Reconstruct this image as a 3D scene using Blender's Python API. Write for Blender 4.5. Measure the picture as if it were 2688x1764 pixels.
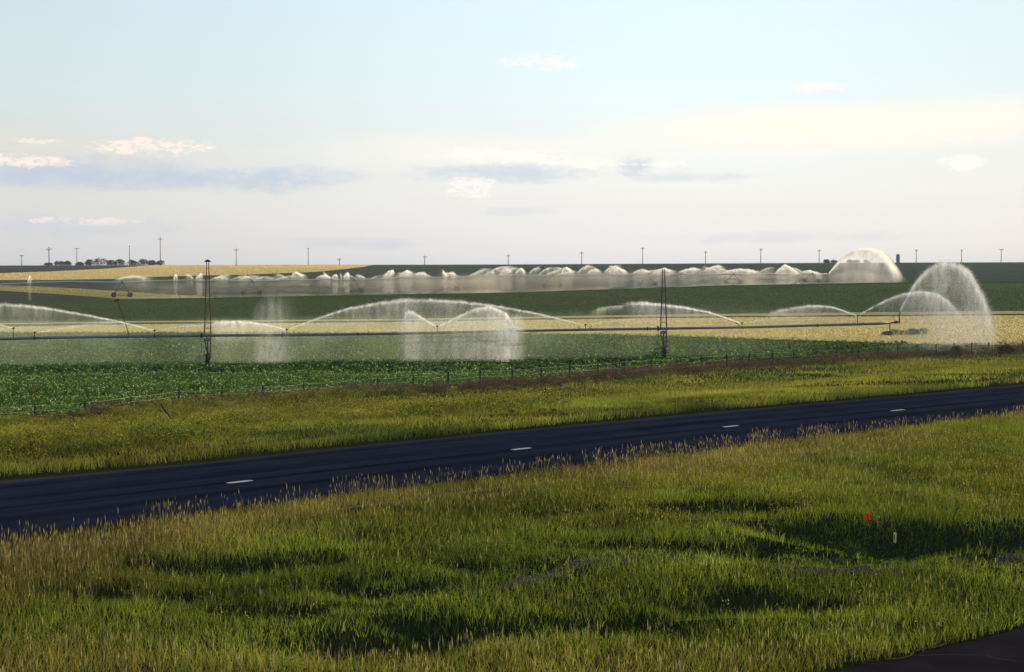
import bpy, math, random
import numpy as np
from mathutils import Vector, Matrix
random.seed(7); R = np.random.default_rng(11)
for o in list(bpy.data.objects): bpy.data.objects.remove(o)
SC = bpy.context.scene; COL = SC.collection
# ------------------------------------------------------------------ camera, sky, sun, exposure
CZ = 8.0; F = 3733.33; PITCH = math.atan(132.0/F); CP, SP = math.cos(PITCH), math.sin(PITCH)
cd = bpy.data.cameras.new('camera'); cam = bpy.data.objects.new('camera', cd); COL.objects.link(cam)
cd.sensor_width = 36; cd.lens = 50; cd.clip_start = 0.5; cd.clip_end = 20000
cam.location = (0, 0, CZ); cam.rotation_euler = (math.pi/2-PITCH, 0, 0); SC.camera = cam
SUN_AZ, SUN_EL = 50.0, 16.0
SC.view_settings.view_transform = 'Standard'; SC.view_settings.look = 'None'; SC.view_settings.gamma = 1.0
SC.view_settings.exposure = 0.0
SC.render.engine = 'CYCLES'
cy = SC.cycles
cy.use_denoising = True; cy.transparent_max_bounces = 48; cy.max_bounces = 5; cy.diffuse_bounces = 3; cy.glossy_bounces = 2
cy.transmission_bounces = 4; cy.volume_bounces = 1; cy.caustics_reflective = False; cy.caustics_refractive = False
SKY_STR = 0.1
def build_world():
    w = bpy.data.worlds.new("World"); SC.world = w; w.use_nodes = True
    nt = w.node_tree; nt.nodes.clear(); N = nt.nodes.new; L = nt.links.new
    out = N('ShaderNodeOutputWorld'); bg = N('ShaderNodeBackground'); bg.inputs[1].default_value = SKY_STR
    sky = N('ShaderNodeTexSky'); sky.sky_type = 'NISHITA'; sky.sun_disc = False
    sky.sun_elevation = math.radians(SUN_EL); sky.sun_rotation = math.radians(SUN_AZ)
    sky.air_density = 1.0; sky.dust_density = 1.2; sky.ozone_density = 1.4
    tc = N('ShaderNodeTexCoord'); sep = N('ShaderNodeSeparateXYZ'); L(tc.outputs['Generated'], sep.inputs[0])
    def M(op, a, b=None, c=None, clamp=False):
        m = N('ShaderNodeMath'); m.operation = op; m.use_clamp = clamp
        for i, v in enumerate((a, b, c)):
            if v is None: continue
            if isinstance(v, (int, float)): m.inputs[i].default_value = v
            else: L(v, m.inputs[i])
        return m.outputs[0]
    def smooth(v, lo, hi):
        m = N('ShaderNodeMapRange'); m.interpolation_type = 'SMOOTHSTEP'; L(v, m.inputs[0])
        m.inputs[1].default_value = lo; m.inputs[2].default_value = hi; return m.outputs[0]
    az = M('ARCTAN2', sep.outputs[0], sep.outputs[1]); el = M('ARCSINE', sep.outputs[2])
    cmb = N('ShaderNodeCombineXYZ'); L(az, cmb.inputs[0]); L(M('MULTIPLY', el, 2.1), cmb.inputs[1])
    def noise(scale, detail=6, rough=0.6, off=0.0):
        mp = N('ShaderNodeMapping'); mp.inputs['Location'].default_value = (off, off*0.7, off*1.3); L(cmb.outputs[0], mp.inputs[0])
        n = N('ShaderNodeTexNoise'); n.inputs['Scale'].default_value = scale; n.inputs['Detail'].default_value = detail
        n.inputs['Roughness'].default_value = rough; L(mp.outputs[0], n.inputs[0]); return n.outputs[0]
    def M2(a_, b_): return M('ADD', M('MULTIPLY', a_, .6), M('MULTIPLY', b_, .4))
    n_big = noise(9, 4, 0.55, 3.1); n_mid = noise(26, 7, 0.62, 1.7); n_fine = noise(75, 7, 0.7, 8.2); n_mid = M2(n_mid, n_fine); n_xf = noise(190, 6, 0.75, 4.4); n_fine = M2(n_fine, n_xf)
    def mix(f, a, b):
        m = N('ShaderNodeMix'); m.data_type = 'RGBA'
        if isinstance(f, (int, float)): m.inputs[0].default_value = f
        else: L(f, m.inputs[0])
        for i, v in ((6, a), (7, b)):
            if isinstance(v, tuple): m.inputs[i].default_value = (*v, 1)
            else: L(v, m.inputs[i])
        return m.outputs[2]
    K = 1.0/SKY_STR
    def C(r, g, b): return (r*K, g*K, b*K)
    # thin high veil: pale cyan above, cream lower down, cool grey on the skyline
    ramp = N('ShaderNodeValToRGB'); L(M('DIVIDE', M('ADD', el, M('MULTIPLY', M('SUBTRACT', n_big, 0.5), 0.02)), 0.5), ramp.inputs[0])
    cr = ramp.color_ramp
    stops = [(0.0, (.75, .755, .785)), (0.045, (.78, .77, .775)), (0.12, (.81, .80, .78)), (0.19, (.80, .82, .80)), (0.27, (.74, .86, .86)), (0.40, (.69, .86, .89)), (0.7, (.50, .66, .76)), (1.0, (.30, .45, .62))]
    while len(cr.elements) < len(stops): cr.elements.new(0.5)
    for e, (p, c) in zip(cr.elements, stops): e.position = p; e.color = (*c, 1)
    sc_ = N('ShaderNodeVectorMath'); sc_.operation = 'SCALE'; L(ramp.outputs[0], sc_.inputs[0]); 
    # a touch brighter towards the middle of the view and towards the sun
    g1 = M('MULTIPLY', M('EXPONENT', M('MULTIPLY', M('POWER', M('SUBTRACT', az, 0.10), 2.0), -11.0)), 0.27)
    g2 = M('MULTIPLY', M('EXPONENT', M('MULTIPLY', M('POWER', M('SUBTRACT', az, 0.8), 2.0), -4.0)), 0.03)
    L(M('MULTIPLY', M('ADD', M('ADD', g1, g2), 0.98), K), sc_.inputs['Scale'])
    ahead = smooth(el, -0.02, 0.03)
    veil_f = M('MULTIPLY', smooth(el, 1.2, 0.35), 0.86)
    col = mix(veil_f, sky.outputs[0], sc_.outputs[0])
    def blob(px, py, rx, ry, color, k=0.9, nz=n_mid, amt=1.5, lo=0.0, hi=0.7, flat=0.0):
        a0 = math.atan((px-1344)/F); e0 = (750-py)/F
        dx = M('DIVIDE', M('SUBTRACT', az, a0), rx/F); dy = M('DIVIDE', M('SUBTRACT', el, e0), ry/F)
        if flat:   # flat underside
            dy = M('MULTIPLY', dy, M('ADD', M('MULTIPLY', M('LESS_THAN', dy, 0.0), flat), 1.0))
        d = M('SUBTRACT', 1.0, M('ADD', M('MULTIPLY', dx, dx), M('MULTIPLY', dy, dy)))
        d = M('ADD', d, M('MULTIPLY', M('SUBTRACT', nz, 0.5), amt*(2.6 if nz is n_fine else 1.6)))
        return (M('MULTIPLY', smooth(d, lo, hi+.35), k), color)
    B = [blob(2300, 345, 900, 75, C(1.12, 1.03, .86), .9, n_big, .9, 0, 1.0),
         blob(1300, 400, 900, 70, C(1.08, 1.02, .91), .55, n_big, 1.2, 0, 1.1),
         blob(150, 430, 500, 90, C(.86, .76, .66), .35, n_big, 1.0, 0, 1.0),
         blob(1750, 560, 1400, 75, C(.92, .87, .84), .45, n_big, .9, 0, 1.2),
         blob(190, 478, 540, 70, C(.58, .66, .77), 1.0, n_mid, 1.3, .1, .75, .6),
         blob(640, 480, 250, 44, C(.60, .67, .78), .9, n_mid, 2.0, .1, .8),
         blob(840, 462, 170, 32, C(.60, .66, .77), .50, n_mid, 2.2, .1, .8),
         blob(410, 398, 170, 28, C(1.12, .96, .84), .9, n_fine, 2.6, .2, .9),
         blob(90, 392, 80, 8, C(1.08, .93, .82), .7, n_fine, 2.6, .2, .9),
         blob(70, 440, 150, 20, C(1.12, .95, .83), .9, n_fine, 2.2, .2, .9),
         blob(1330, 457, 340, 36, C(.67, .73, .79), .8, n_mid, 2.0, .1, .8),
         blob(1665, 440, 70, 34, C(.66, .72, .79), .7, n_fine, 1.4, .1, .7),
         blob(1790, 468, 200, 20, C(.66, .71, .80), .60, n_mid, 2.0, .1, .8),
         blob(1360, 555, 130, 17, C(.64, .70, .80), .40, n_mid, 2.2, .1, .8),
         blob(1310, 412, 200, 26, C(1.15, 1.08, .98), .9, n_fine, 2.4, .2, .9),
         blob(1540, 430, 150, 20, C(1.15, 1.08, .98), .9, n_fine, 2.4, .2, .9),
         blob(1240, 490, 80, 36, C(1.15, 1.05, .97), .85, n_fine, 2.4, .2, .9),
         blob(1750, 435, 70, 12, C(1.15, 1.08, .98), .8, n_fine, 2.2, .2, .9),
         blob(2515, 440, 70, 28, C(1.15, 1.09, .99), .85, n_fine, 2.0, .2, .9),
         blob(2140, 245, 110, 18, C(1.1, 1.06, .97), .7, n_fine, 2.2, .2, .9),
         blob(1420, 174, 120, 26, C(1.1, 1.02, .99), .7, n_fine, 2.8, .3, 1.0),
         blob(200, 602, 320, 40, C(.62, .66, .78), .45, n_mid, 2.4, .2, .9),
         blob(240, 588, 180, 14, C(1.05, .90, .84), .7, n_fine, 2.6, .3, 1.0),
         blob(900, 640, 300, 22, C(.60, .64, .75), .35, n_mid, 2.2, .2, .9),
         blob(2100, 625, 500, 22, C(.66, .68, .76), .30, n_mid, 2.2, .2, .9)]
    for f, c in B: col = mix(M('MULTIPLY', f, ahead), col, c)
    L(col, bg.inputs[0]); L(bg.outputs[0], out.inputs[0])
build_world()
sd = bpy.data.lights.new('sun', 'SUN'); sun = bpy.data.objects.new('sun', sd); COL.objects.link(sun)
sd.energy = 5.0; sd.angle = math.radians(0.6); sd.color = (1.0, 0.84, 0.62)
a, e = math.radians(SUN_AZ), math.radians(SUN_EL)
sdir = Vector((math.sin(a)*math.cos(e), math.cos(a)*math.cos(e), math.sin(e)))
sun.rotation_euler = (-sdir).to_track_quat('-Z', 'Y').to_euler()
sun.location = sdir*50+Vector((0, 0, CZ))
# ------------------------------------------------------------------ tags and mesh helpers
def tag(o, label=None, cat=None, group=None, kind=None):
    if label: o['label'] = label
    if cat: o['category'] = cat
    if group: o['group'] = group
    if kind: o['kind'] = kind
    return o
def empty(name, loc, label=None, cat=None, group=None):
    o = bpy.data.objects.new(name, None); COL.objects.link(o); o.location = loc; o.empty_display_size = 0.3
    return tag(o, label, cat, group)
def make(name, V, faces, mat, parent=None, smooth=False, col=None, attr=None):
    """faces: list of (n x k) int arrays"""
    V = np.asarray(V, dtype=np.float32)
    me = bpy.data.meshes.new(name)
    faces = [np.asarray(f, dtype=np.int32) for f in faces if len(f)]
    nl = sum(f.size for f in faces); nf = sum(len(f) for f in faces)
    me.vertices.add(len(V)); me.vertices.foreach_set('co', V.ravel())
    me.loops.add(nl); me.loops.foreach_set('vertex_index', np.concatenate([f.ravel() for f in faces]))
    me.polygons.add(nf)
    starts = []; tot = []; p = 0
    for f in faces:
        k = f.shape[1]; starts.append(p+np.arange(len(f))*k); tot.append(np.full(len(f), k)); p += f.size
    me.polygons.foreach_set('loop_start', np.concatenate(starts).astype(np.int32))
    me.polygons.foreach_set('loop_total', np.concatenate(tot).astype(np.int32))
    me.update(calc_edges=True)
    if smooth: me.polygons.foreach_set('use_smooth', np.ones(nf, dtype=bool))
    if col is not None:
        c = me.color_attributes.new('Col', 'FLOAT_COLOR', 'POINT')
        cc = np.ones((len(V), 4), dtype=np.float32); cc[:, :3] = col; c.data.foreach_set('color', cc.ravel())
    if attr is not None:
        for k, v in attr.items():
            at = me.attributes.new(k, 'FLOAT', 'POINT'); at.data.foreach_set('value', np.asarray(v, dtype=np.float32))
    me.materials.append(mat)
    o = bpy.data.objects.new(name, me); COL.objects.link(o)
    if parent is not None: o.parent = parent
    return o
class MB:
    def __init__(s): s.v = []; s.q = []; s.t = []; s.n = 0
    def add(s, v, q=(), t=()):
        v = np.asarray(v, float)
        if len(q): s.q.append(np.asarray(q)+s.n)
        if len(t): s.t.append(np.asarray(t)+s.n)
        s.v.append(v); s.n += len(v)
    def box(s, c, size, rot=None):
        a = np.array([[x, y, z] for x in (-.5, .5) for y in (-.5, .5) for z in (-.5, .5)])*np.array(size)
        if rot is not None: a = a @ np.array(rot.to_3x3()).T
        s.add(a+np.array(c), q=[[0, 1, 3, 2], [4, 6, 7, 5], [0, 4, 5, 1], [2, 3, 7, 6], [0, 2, 6, 4], [1, 5, 7, 3]])
    def tube(s, pts, r, n=8, cap=True):
        pts = [np.array(p, float) for p in pts]; m = len(pts)
        rr = r if hasattr(r, '__len__') else [r]*m
        vs = []
        ref = None
        for i, p in enumerate(pts):
            d = pts[min(i+1, m-1)]-pts[max(i-1, 0)]; d = d/np.linalg.norm(d)
            if ref is None: ref = np.array([0, 0, 1.]) if abs(d[2]) < .9 else np.array([1., 0, 0])
            a = np.cross(d, ref); a /= np.linalg.norm(a); b = np.cross(d, a)
            for k in range(n):
                t = 2*math.pi*k/n; vs.append(p+rr[i]*(math.cos(t)*a+math.sin(t)*b))
        q = [[i*n+k, i*n+(k+1) % n, (i+1)*n+(k+1) % n, (i+1)*n+k] for i in range(m-1) for k in range(n)]
        t = []
        if cap:
            c0 = len(vs); vs.append(pts[0]); vs.append(pts[-1])
            t = [[c0, (k+1) % n, k] for k in range(n)]+[[c0+1, (m-1)*n+k, (m-1)*n+(k+1) % n] for k in range(n)]
        s.add(vs, q, t)
    def lathe(s, prof, c, axis='Z', n=20):
        """prof: list of (radius, height)"""
        vs = []
        for (r, h) in prof:
            for k in range(n):
                t = 2*math.pi*k/n; x, y = r*math.cos(t), r*math.sin(t)
                vs.append({'Z': (x, y, h), 'X': (h, x, y), 'Y': (x, h, y)}[axis])
        m = len(prof)
        q = [[i*n+k, i*n+(k+1) % n, (i+1)*n+(k+1) % n, (i+1)*n+k] for i in range(m-1) for k in range(n)]
        s.add(np.array(vs)+np.array(c), q)
    def build(s, name, mat, parent=None, smooth=False):
        f = []
        if s.q: f.append(np.concatenate(s.q))
        if s.t: f.append(np.concatenate(s.t))
        return make(name, np.concatenate(s.v), f, mat, parent, smooth)
# ------------------------------------------------------------------ terrain
_xs = np.array([0, 60, 100, 150, 215, 240, 280, 310, 345, 390, 450, 550, 700, 900, 1200, 2500, 7000], float)
_zs = np.array([-8, -8, -8, -8, -7.2, -6.85, -5.85, -4.2, -2.0, 0.5, 2.4, 5.2, 9.1, 13.5, 13.0, 11.0, 5.0])
_g = np.arange(0, 7001, 2.0); _p = np.interp(_g, _xs, _zs)
_k = np.exp(-0.5*(np.arange(-8, 9)/3.2)**2); _k /= _k.sum(); _p = np.convolve(np.pad(_p, 8, mode='edge'), _k, 'valid')
RD = np.array([.742, .670]); RN = np.array([-.670, .742]); RP = np.array([-16.0, 44.7])
def road_r(X, D): return RN[0]*(X-RP[0])+RN[1]*(D-RP[1])     # metres beyond the far pavement edge
def sst(t): t = np.clip(t, 0, 1); return t*t*(3-2*t)
def vn(X, Y, s, seed):       # cheap smooth value noise
    r = np.random.default_rng(seed); G = r.random((256, 256))
    x = X/s+37.3; y = Y/s+91.7; xi = np.floor(x).astype(int); yi = np.floor(y).astype(int)
    fx = sst(x-xi); fy = sst(y-yi); g = lambda i, j: G[i & 255, j & 255]
    return (g(xi, yi)*(1-fx)+g(xi+1, yi)*fx)*(1-fy)+(g(xi, yi+1)*(1-fx)+g(xi+1, yi+1)*fx)*fy
def fbm(X, Y, s, seed, o=3): return sum(vn(X, Y, s/2**i, seed+i)*.5**i for i in range(o))/sum(.5**i for i in range(o))
def flat_plane(px, py, z=-6.0):
    d = np.array([(px-1344)/F, CP+(882-py)/F*SP, -SP+(882-py)/F*CP]); t = z/d[2]; return d[0]*t, d[1]*t
# hollows where the near grass lies in shade: (px, py, half width, half depth in m, sink)
HOL = [(1490, 1352, .9, 1.0, .5), (1850, 1345, 2.1, 1.2, .6), (1960, 1385, 1.8, 1.0, .55), (2480, 1405, 3.6, 2.2, .95), (2360, 1465, 3.2, 1.3, .8), (2250, 1440, 2.0, 1.2, .6),
       (960, 1550, 1.5, 1.1, .6), (790, 1608, 1.0, .8, .5), (970, 1690, 2.2, 1.5, .9), (1560, 1630, 1.9, 1.2, .85), (1200, 1640, 1.6, 1.0, .45), (420, 1500, 1.3, 1.3, .5), (560, 1560, .8, .7, .4), (2020, 1580, 1.7, 1.1, .4), (1000, 1350, .8, .7, .3),
       (1720, 1440, 2.0, .9, .4), (700, 1480, 1.2, 1.0, .45), (1950, 1440, 1.6, .8, .5), (250, 1560, .7, .7, .3), (1300, 1500, 1.0, .8, .35)]
HOLW = [(*flat_plane(h[0], h[1]), h[2]*.95, h[3]*.58, h[4]*.85) for h in HOL]
TRK = np.array([flat_plane(x, y) for x, y in ((1200, 1575), (1344, 1540), (1530, 1484), (1700, 1466), (1850, 1463), (1965, 1472), (2150, 1500), (2300, 1500), (2500, 1483), (2688, 1450))])
RAMP_PX = ((1900, 1850), (2090, 1790), (2191, 1763), (2260, 1745), (2326, 1737), (2400, 1719), (2495, 1697), (2600, 1671), (2688, 1648), (3000, 1570), (3800, 1380))
_re = np.array([flat_plane(x, y) for x, y in RAMP_PX]); _k90 = np.linspace(0, 1, 90)
RAMP_E = np.stack([np.interp(_k90*(len(_re)-1), range(len(_re)), _re[:, i]) for i in (0, 1)], -1)
def ramp_r(X, D):        # signed distance to the access road edge, negative on the asphalt
    X = np.asarray(X, float); D = np.asarray(D, float); out = np.full(X.shape, 9.0); m = (D < 45) & (X > 0)
    if m.any():
        x, d = X[m], D[m]; i = np.argmin(np.hypot(x[:, None]-RAMP_E[None, ::3, 0], d[:, None]-RAMP_E[None, ::3, 1]), 1)*3
        out[m] = (x-RAMP_E[i, 0])*(-.62)+(d-RAMP_E[i, 1])*.78
    return out
def seg_dist(X, D, P):
    best = np.full(np.shape(X), 1e9)
    for a_, b_ in zip(P[:-1], P[1:]):
        ab = b_-a_; t = np.clip(((X-a_[0])*ab[0]+(D-a_[1])*ab[1])/(ab@ab), 0, 1)
        best = np.minimum(best, np.hypot(X-a_[0]-t*ab[0], D-a_[1]-t*ab[1]))
    return best
def sink(X, D):
    z = np.zeros(np.shape(X)); X, D = X+1.5*(fbm(X, D, 1.9, 51)-.5)*2, D+1.1*(fbm(X, D, 1.7, 57)-.5)*2
    for hx, hd, rx, ry, dp in HOLW: z = z+1.15*dp*np.exp(-(((X-hx)/rx)**2+((D-hd)/ry)**2)**1.5)
    return z
def T(X, D):                 # ground height relative to the camera
    X = np.asarray(X, float); D = np.asarray(D, float)
    base = np.interp(D, _g, _p)
    k = np.interp(D, [100, 150, 250, 345, 420, 600, 900, 1500], [.004, .008, .011, .012, .002, .001, .0025, .003])
    Xc = 350*np.tanh(X/350)
    base = base+k*Xc*(D > 90)+np.where(Xc > 0, .003*Xc*sst((D-500)/300), 0)
    r = road_r(X, D)
    far = base+.35*(fbm(X, D, 60, 5)-.5)*sst((D-230)/60)*(D < 880)
    z = -6+(far+6)*sst((r-3)/27)
    near = sst((-11.6-r)/2.5)*sst((ramp_r(X, D)-.1)/.8)
    z = z+near*(.30*(fbm(X, D, 5, 21)-.5)+.15*(fbm(X, D, 1.3, 31)-.5)-sink(X, D))*(D < 120)
    z = z+sst((r-1)/3)*sst((170-D)/30)*.30*(fbm(X, D, 4, 41)-.5)
    return z
def proj(X, D, Z):
    d = D*CP-Z*SP; return 1344+F*X/d, 882-F*(D*SP+Z*CP)/d
_Dg = np.concatenate([np.arange(16, 60, .1), np.arange(60, 200, .25), np.arange(200, 500, .5), np.arange(500, 900.5, 1.0)])
def unproj(px, py, dmax=899.0):
    px = np.atleast_1d(np.asarray(px, float)); py = np.atleast_1d(np.asarray(py, float)); out = []
    for x, y in zip(px, py):
        dy = CP+(882-y)/F*SP; dz = -SP+(882-y)/F*CP; dx = (x-1344)/F
        X = dx/dy*_Dg; z = dz/dy*_Dg; g = T(X, _Dg)-z
        i = np.argmax(g > 0)
        if not (g > 0).any(): Dv = dmax
        elif i == 0: Dv = _Dg[0]
        else: t = -g[i-1]/(g[i]-g[i-1]); Dv = _Dg[i-1]+t*(_Dg[i]-_Dg[i-1])
        Dv = min(Dv, dmax); out.append((dx/dy*Dv, Dv))
    return np.array(out)
def at(px, py):              # a pixel of the ground -> world point on the terrain
    X, D = unproj(px, py)[0]; return Vector((X, D, float(T(X, D))+CZ))
def atD(px, py, D):          # a pixel -> world point at a given distance
    dy = CP+(882-py)/F*SP; dz = -SP+(882-py)/F*CP; return Vector(((px-1344)/F/dy*D, D, dz/dy*D+CZ))
# ------------------------------------------------------------------ materials
def mat(name):
    m = bpy.data.materials.new(name); m.use_nodes = True; nt = m.node_tree; nt.nodes.clear()
    out = nt.nodes.new('ShaderNodeOutputMaterial'); return m, nt, nt.nodes.new, nt.links.new, out
def simple(name, c, rough=.6, metal=0., nscale=3., namt=.25):
    m, nt, N, L, out = mat(name); b = N('ShaderNodeBsdfPrincipled'); L(b.outputs[0], out.inputs[0])
    tc = N('ShaderNodeTexCoord'); n = N('ShaderNodeTexNoise'); n.inputs['Scale'].default_value = nscale; n.inputs['Detail'].default_value = 5
    L(tc.outputs['Object'], n.inputs[0])
    mx = N('ShaderNodeMix'); mx.data_type = 'RGBA'; L(n.outputs[0], mx.inputs[0])
    mx.inputs[6].default_value = (*[v*(1-namt) for v in c], 1); mx.inputs[7].default_value = (*[min(1, v*(1+namt)) for v in c], 1)
    L(mx.outputs[2], b.inputs['Base Color']); b.inputs['Roughness'].default_value = rough; b.inputs['Metallic'].default_value = metal; b.inputs['Specular IOR Level'].default_value = 0.0 if rough > .55 else .25
    return m
def veg(name, trans=.45, gloss=0., rough=.4):
    m, nt, N, L, out = mat(name); at_ = N('ShaderNodeVertexColor'); at_.layer_name = 'Col'
    d = N('ShaderNodeBsdfDiffuse'); t = N('ShaderNodeBsdfTranslucent'); mx = N('ShaderNodeMixShader'); mx.inputs[0].default_value = trans
    L(at_.outputs[0], d.inputs[0]); L(at_.outputs[0], t.inputs[0]); L(d.outputs[0], mx.inputs[1]); L(t.outputs[0], mx.inputs[2])
    last = mx.outputs[0]
    if gloss:
        g = N('ShaderNodeBsdfGlossy'); g.inputs['Roughness'].default_value = rough; g.inputs[0].default_value = (1, 1, 1, 1)
        m2 = N('ShaderNodeMixShader'); m2.inputs[0].default_value = gloss; L(last, m2.inputs[1]); L(g.outputs[0], m2.inputs[2]); last = m2.outputs[0]
    L(last, out.inputs[0]); return m
def field(name, c1, c2, c3=None, sx=.02, sy=.25, fine=1.2, bump=.6, rows=None, trans=0.):
    """ground cover: two or three colours in drawn-out patches, rough nap"""
    m, nt, N, L, out = mat(name); tc = N('ShaderNodeTexCoord')
    def nz(scl, sc=1., det=6, off=0):
        mp = N('ShaderNodeMapping'); mp.inputs['Scale'].default_value = scl; mp.inputs['Location'].default_value = (off, off, 0); L(tc.outputs['Object'], mp.inputs[0])
        n = N('ShaderNodeTexNoise'); n.inputs['Scale'].default_value = sc; n.inputs['Detail'].default_value = det; n.inputs['Roughness'].default_value = .65; L(mp.outputs[0], n.inputs[0]); return n.outputs[0]
    def mr(v, lo, hi):
        q = N('ShaderNodeMapRange'); L(v, q.inputs[0]); q.inputs[1].default_value = lo; q.inputs[2].default_value = hi; return q.outputs[0]
    def mx(f, a_, b_):
        q = N('ShaderNodeMix'); q.data_type = 'RGBA'; L(f, q.inputs[0])
        for i, v in ((6, a_), (7, b_)):
            if isinstance(v, tuple): q.inputs[i].default_value = (*v, 1)
            else: L(v, q.inputs[i])
        return q.outputs[2]
    col = mx(mr(nz((sx, sy, sx)), .40, .60), c1, c2)
    if c3: col = mx(mr(nz((sx*4, sy*3, sx), 1., 7, 40), .52, .70), col, c3)
    f = nz((fine, fine, fine), 1., 4, 9)
    dk = N('ShaderNodeMix'); dk.data_type = 'RGBA'; dk.blend_type = 'MULTIPLY'; L(mr(f, .55, .35), dk.inputs[0]); L(col, dk.inputs[6]); dk.inputs[7].default_value = (.62, .62, .6, 1)
    d = N('ShaderNodeBsdfDiffuse'); d.inputs['Roughness'].default_value = .8; L(dk.outputs[2], d.inputs[0])
    b = N('ShaderNodeBump'); b.inputs['Strength'].default_value = bump; b.inputs['Distance'].default_value = .5; L(f, b.inputs['Height']); L(b.outputs[0], d.inputs['Normal'])
    L(d.outputs[0], out.inputs[0]); return m
def water_mat(name, col=(1., .99, .96), k=1., scl=(2.2, 2.2, .5), lo=.32, hi=.68, floor=.2):
    m, nt, N, L, out = mat(name)
    at_ = N('ShaderNodeAttribute'); at_.attribute_name = 'dens'
    tc = N('ShaderNodeTexCoord'); mp = N('ShaderNodeMapping'); mp.inputs['Scale'].default_value = scl; L(tc.outputs['Object'], mp.inputs[0])
    n = N('ShaderNodeTexNoise'); n.inputs['Scale'].default_value = 1; n.inputs['Detail'].default_value = 6; n.inputs['Roughness'].default_value = .65; L(mp.outputs[0], n.inputs[0])
    mr = N('ShaderNodeMapRange'); L(n.outputs[0], mr.inputs[0]); mr.inputs[1].default_value = lo; mr.inputs[2].default_value = hi; mr.inputs[3].default_value = floor; mr.inputs[4].default_value = 1.4
    mu = N('ShaderNodeMath'); mu.operation = 'MULTIPLY'; mu.use_clamp = True; L(at_.outputs['Fac'], mu.inputs[0]); L(mr.outputs[0], mu.inputs[1])
    d = N('ShaderNodeBsdfDiffuse'); t = N('ShaderNodeBsdfTranslucent'); d.inputs[0].default_value = (*col, 1); t.inputs[0].default_value = (*col, 1)
    ad = N('ShaderNodeMixShader'); ad.inputs[0].default_value = .82; L(d.outputs[0], ad.inputs[1]); L(t.outputs[0], ad.inputs[2])
    tr = N('ShaderNodeBsdfTransparent'); mx = N('ShaderNodeMixShader'); L(mu.outputs[0], mx.inputs[0]); L(tr.outputs[0], mx.inputs[1]); L(ad.outputs[0], mx.inputs[2])
    L(mx.outputs[0], out.inputs[0]); return m
M_GRASS = veg('grass_blades', .5); M_CROP = veg('crop_leaves', .40, .03, .45); M_BRUSH = veg('brush', .25); M_TREE = veg('tree_leaves', .25)
M_STEEL = simple('galvanised_steel', (.16, .19, .24), .55, .4, 4, .2); M_DARK = simple('dark_steel', (.045, .035, .045), .6, 0); M_RUST = simple('weathered_red_steel', (.10, .035, .035), .6, 0)
M_GALV = simple('bright_pipe', (.62, .63, .62), .35, .4, 2, .1); M_BOX = simple('grey_box_paint', (.20, .24, .26), .5); M_TYRE = simple('rubber', (.03, .028, .026), .8)
M_WOOD = simple('pole_wood', (.20, .13, .12), .8); M_POST = simple('fence_steel', (.022, .028, .035), .7); M_WIRE = simple('fence_wire', (.60, .60, .36), .7, 0)
M_BARK = simple('bark', (.08, .06, .05), .9); M_SILO = simple('silo_metal', (.16, .17, .24), .6); M_INS = simple('insulator', (.25, .24, .24), .4)
# ------------------------------------------------------------------ field parcels
def curve(pts):
    x = [p[0] for p in pts]; y = [p[1] for p in pts]; return lambda q: np.interp(q, x, y)
c9 = curve([(0, 1112), (223, 1097), (469, 1063), (692, 1051), (900, 1032), (1176, 1022), (1344, 1011), (1498, 1003), (1709, 982), (1967, 961), (2253, 948), (2406, 938), (2556, 932), (2688, 925)])
c8 = curve([(0, 873), (500, 873), (900, 874), (1300, 875), (1594, 878), (1830, 884), (2000, 890), (2282, 898.5), (2400, 903), (2688, 907)])
c6 = curve([(0, 848.5), (353, 843), (650, 840.6), (1062, 837), (1350, 832), (1712, 826), (2000, 822.6), (2253, 820), (2688, 816)])
c7t = lambda q: c6(q)+np.interp(q, [0, 353, 650, 1344, 2000, 2688], [2.5, 3.5, 3.5, 4.5, 6.5, 7.5])
c7b = lambda q: c7t(q)+np.interp(q, [0, 353, 650, 1344, 2688], [7, 5, 5, 4, 3.8])
c5 = curve([(0, 795), (294, 787), (545, 782), (650, 780), (928, 775), (1344, 768), (1594, 760), (1888, 750), (2223, 744), (2370, 740), (2688, 737)])
c4 = curve([(0, 763), (176, 773.5), (250, 779), (309, 784), (530, 782), (545, 781.9), (650, 779.9), (928, 774.9), (1344, 767.9), (1594, 759.9), (1888, 749.9), (2223, 743.9), (2370, 739.9), (2688, 736.9)])
c3 = curve([(0, 748.5), (147, 754), (294, 763), (412, 770.6), (530, 778), (560, 781.5), (650, 779.8), (928, 774.8), (1344, 767.8), (1594, 759.8), (1888, 749.8), (2223, 743.8), (2370, 739.8), (2688, 736.8)])
c2 = curve([(0, 735), (132, 735), (300, 732), (400, 727), (530, 723), (647, 721), (720, 718), (826, 714), (900, 707), (959, 700), (988, 693), (2688, 680)])
c1 = curve([(0, 717), (132, 712.6), (265, 706), (353, 700), (412, 695.6), (470, 692), (2688, 680)])
S = np.concatenate([np.linspace(-1.3, -.42, 24), np.linspace(-.40, .40, 241), np.linspace(.42, 1.3, 24)])
SPX = np.clip(S, -.362, .362)*F*1.0005+1344
def bound(c):
    Xd = unproj(SPX, c(SPX)); return Xd[:, 1]
BD = {'c9': bound(c9), 'c8': bound(c8), 'c7b': bound(c7b), 'c7t': bound(c7t), 'c6': bound(c6), 'c5': bound(c5), 'c4': bound(c4), 'c3': bound(c3), 'c2': bound(c2), 'c1': bound(c1)}
BD['crest'] = np.full(len(S), 900.0); BD['end'] = np.full(len(S), 6500.0); BD['start'] = np.full(len(S), 6.0)
order = ['start', 'c9', 'c8', 'c7b', 'c7t', 'c6', 'c5', 'c4', 'c3', 'c2', 'c1', 'crest', 'end']
for a_, b_ in zip(order[:-1], order[1:]): BD[b_] = np.maximum(BD[b_], BD[a_])
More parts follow.
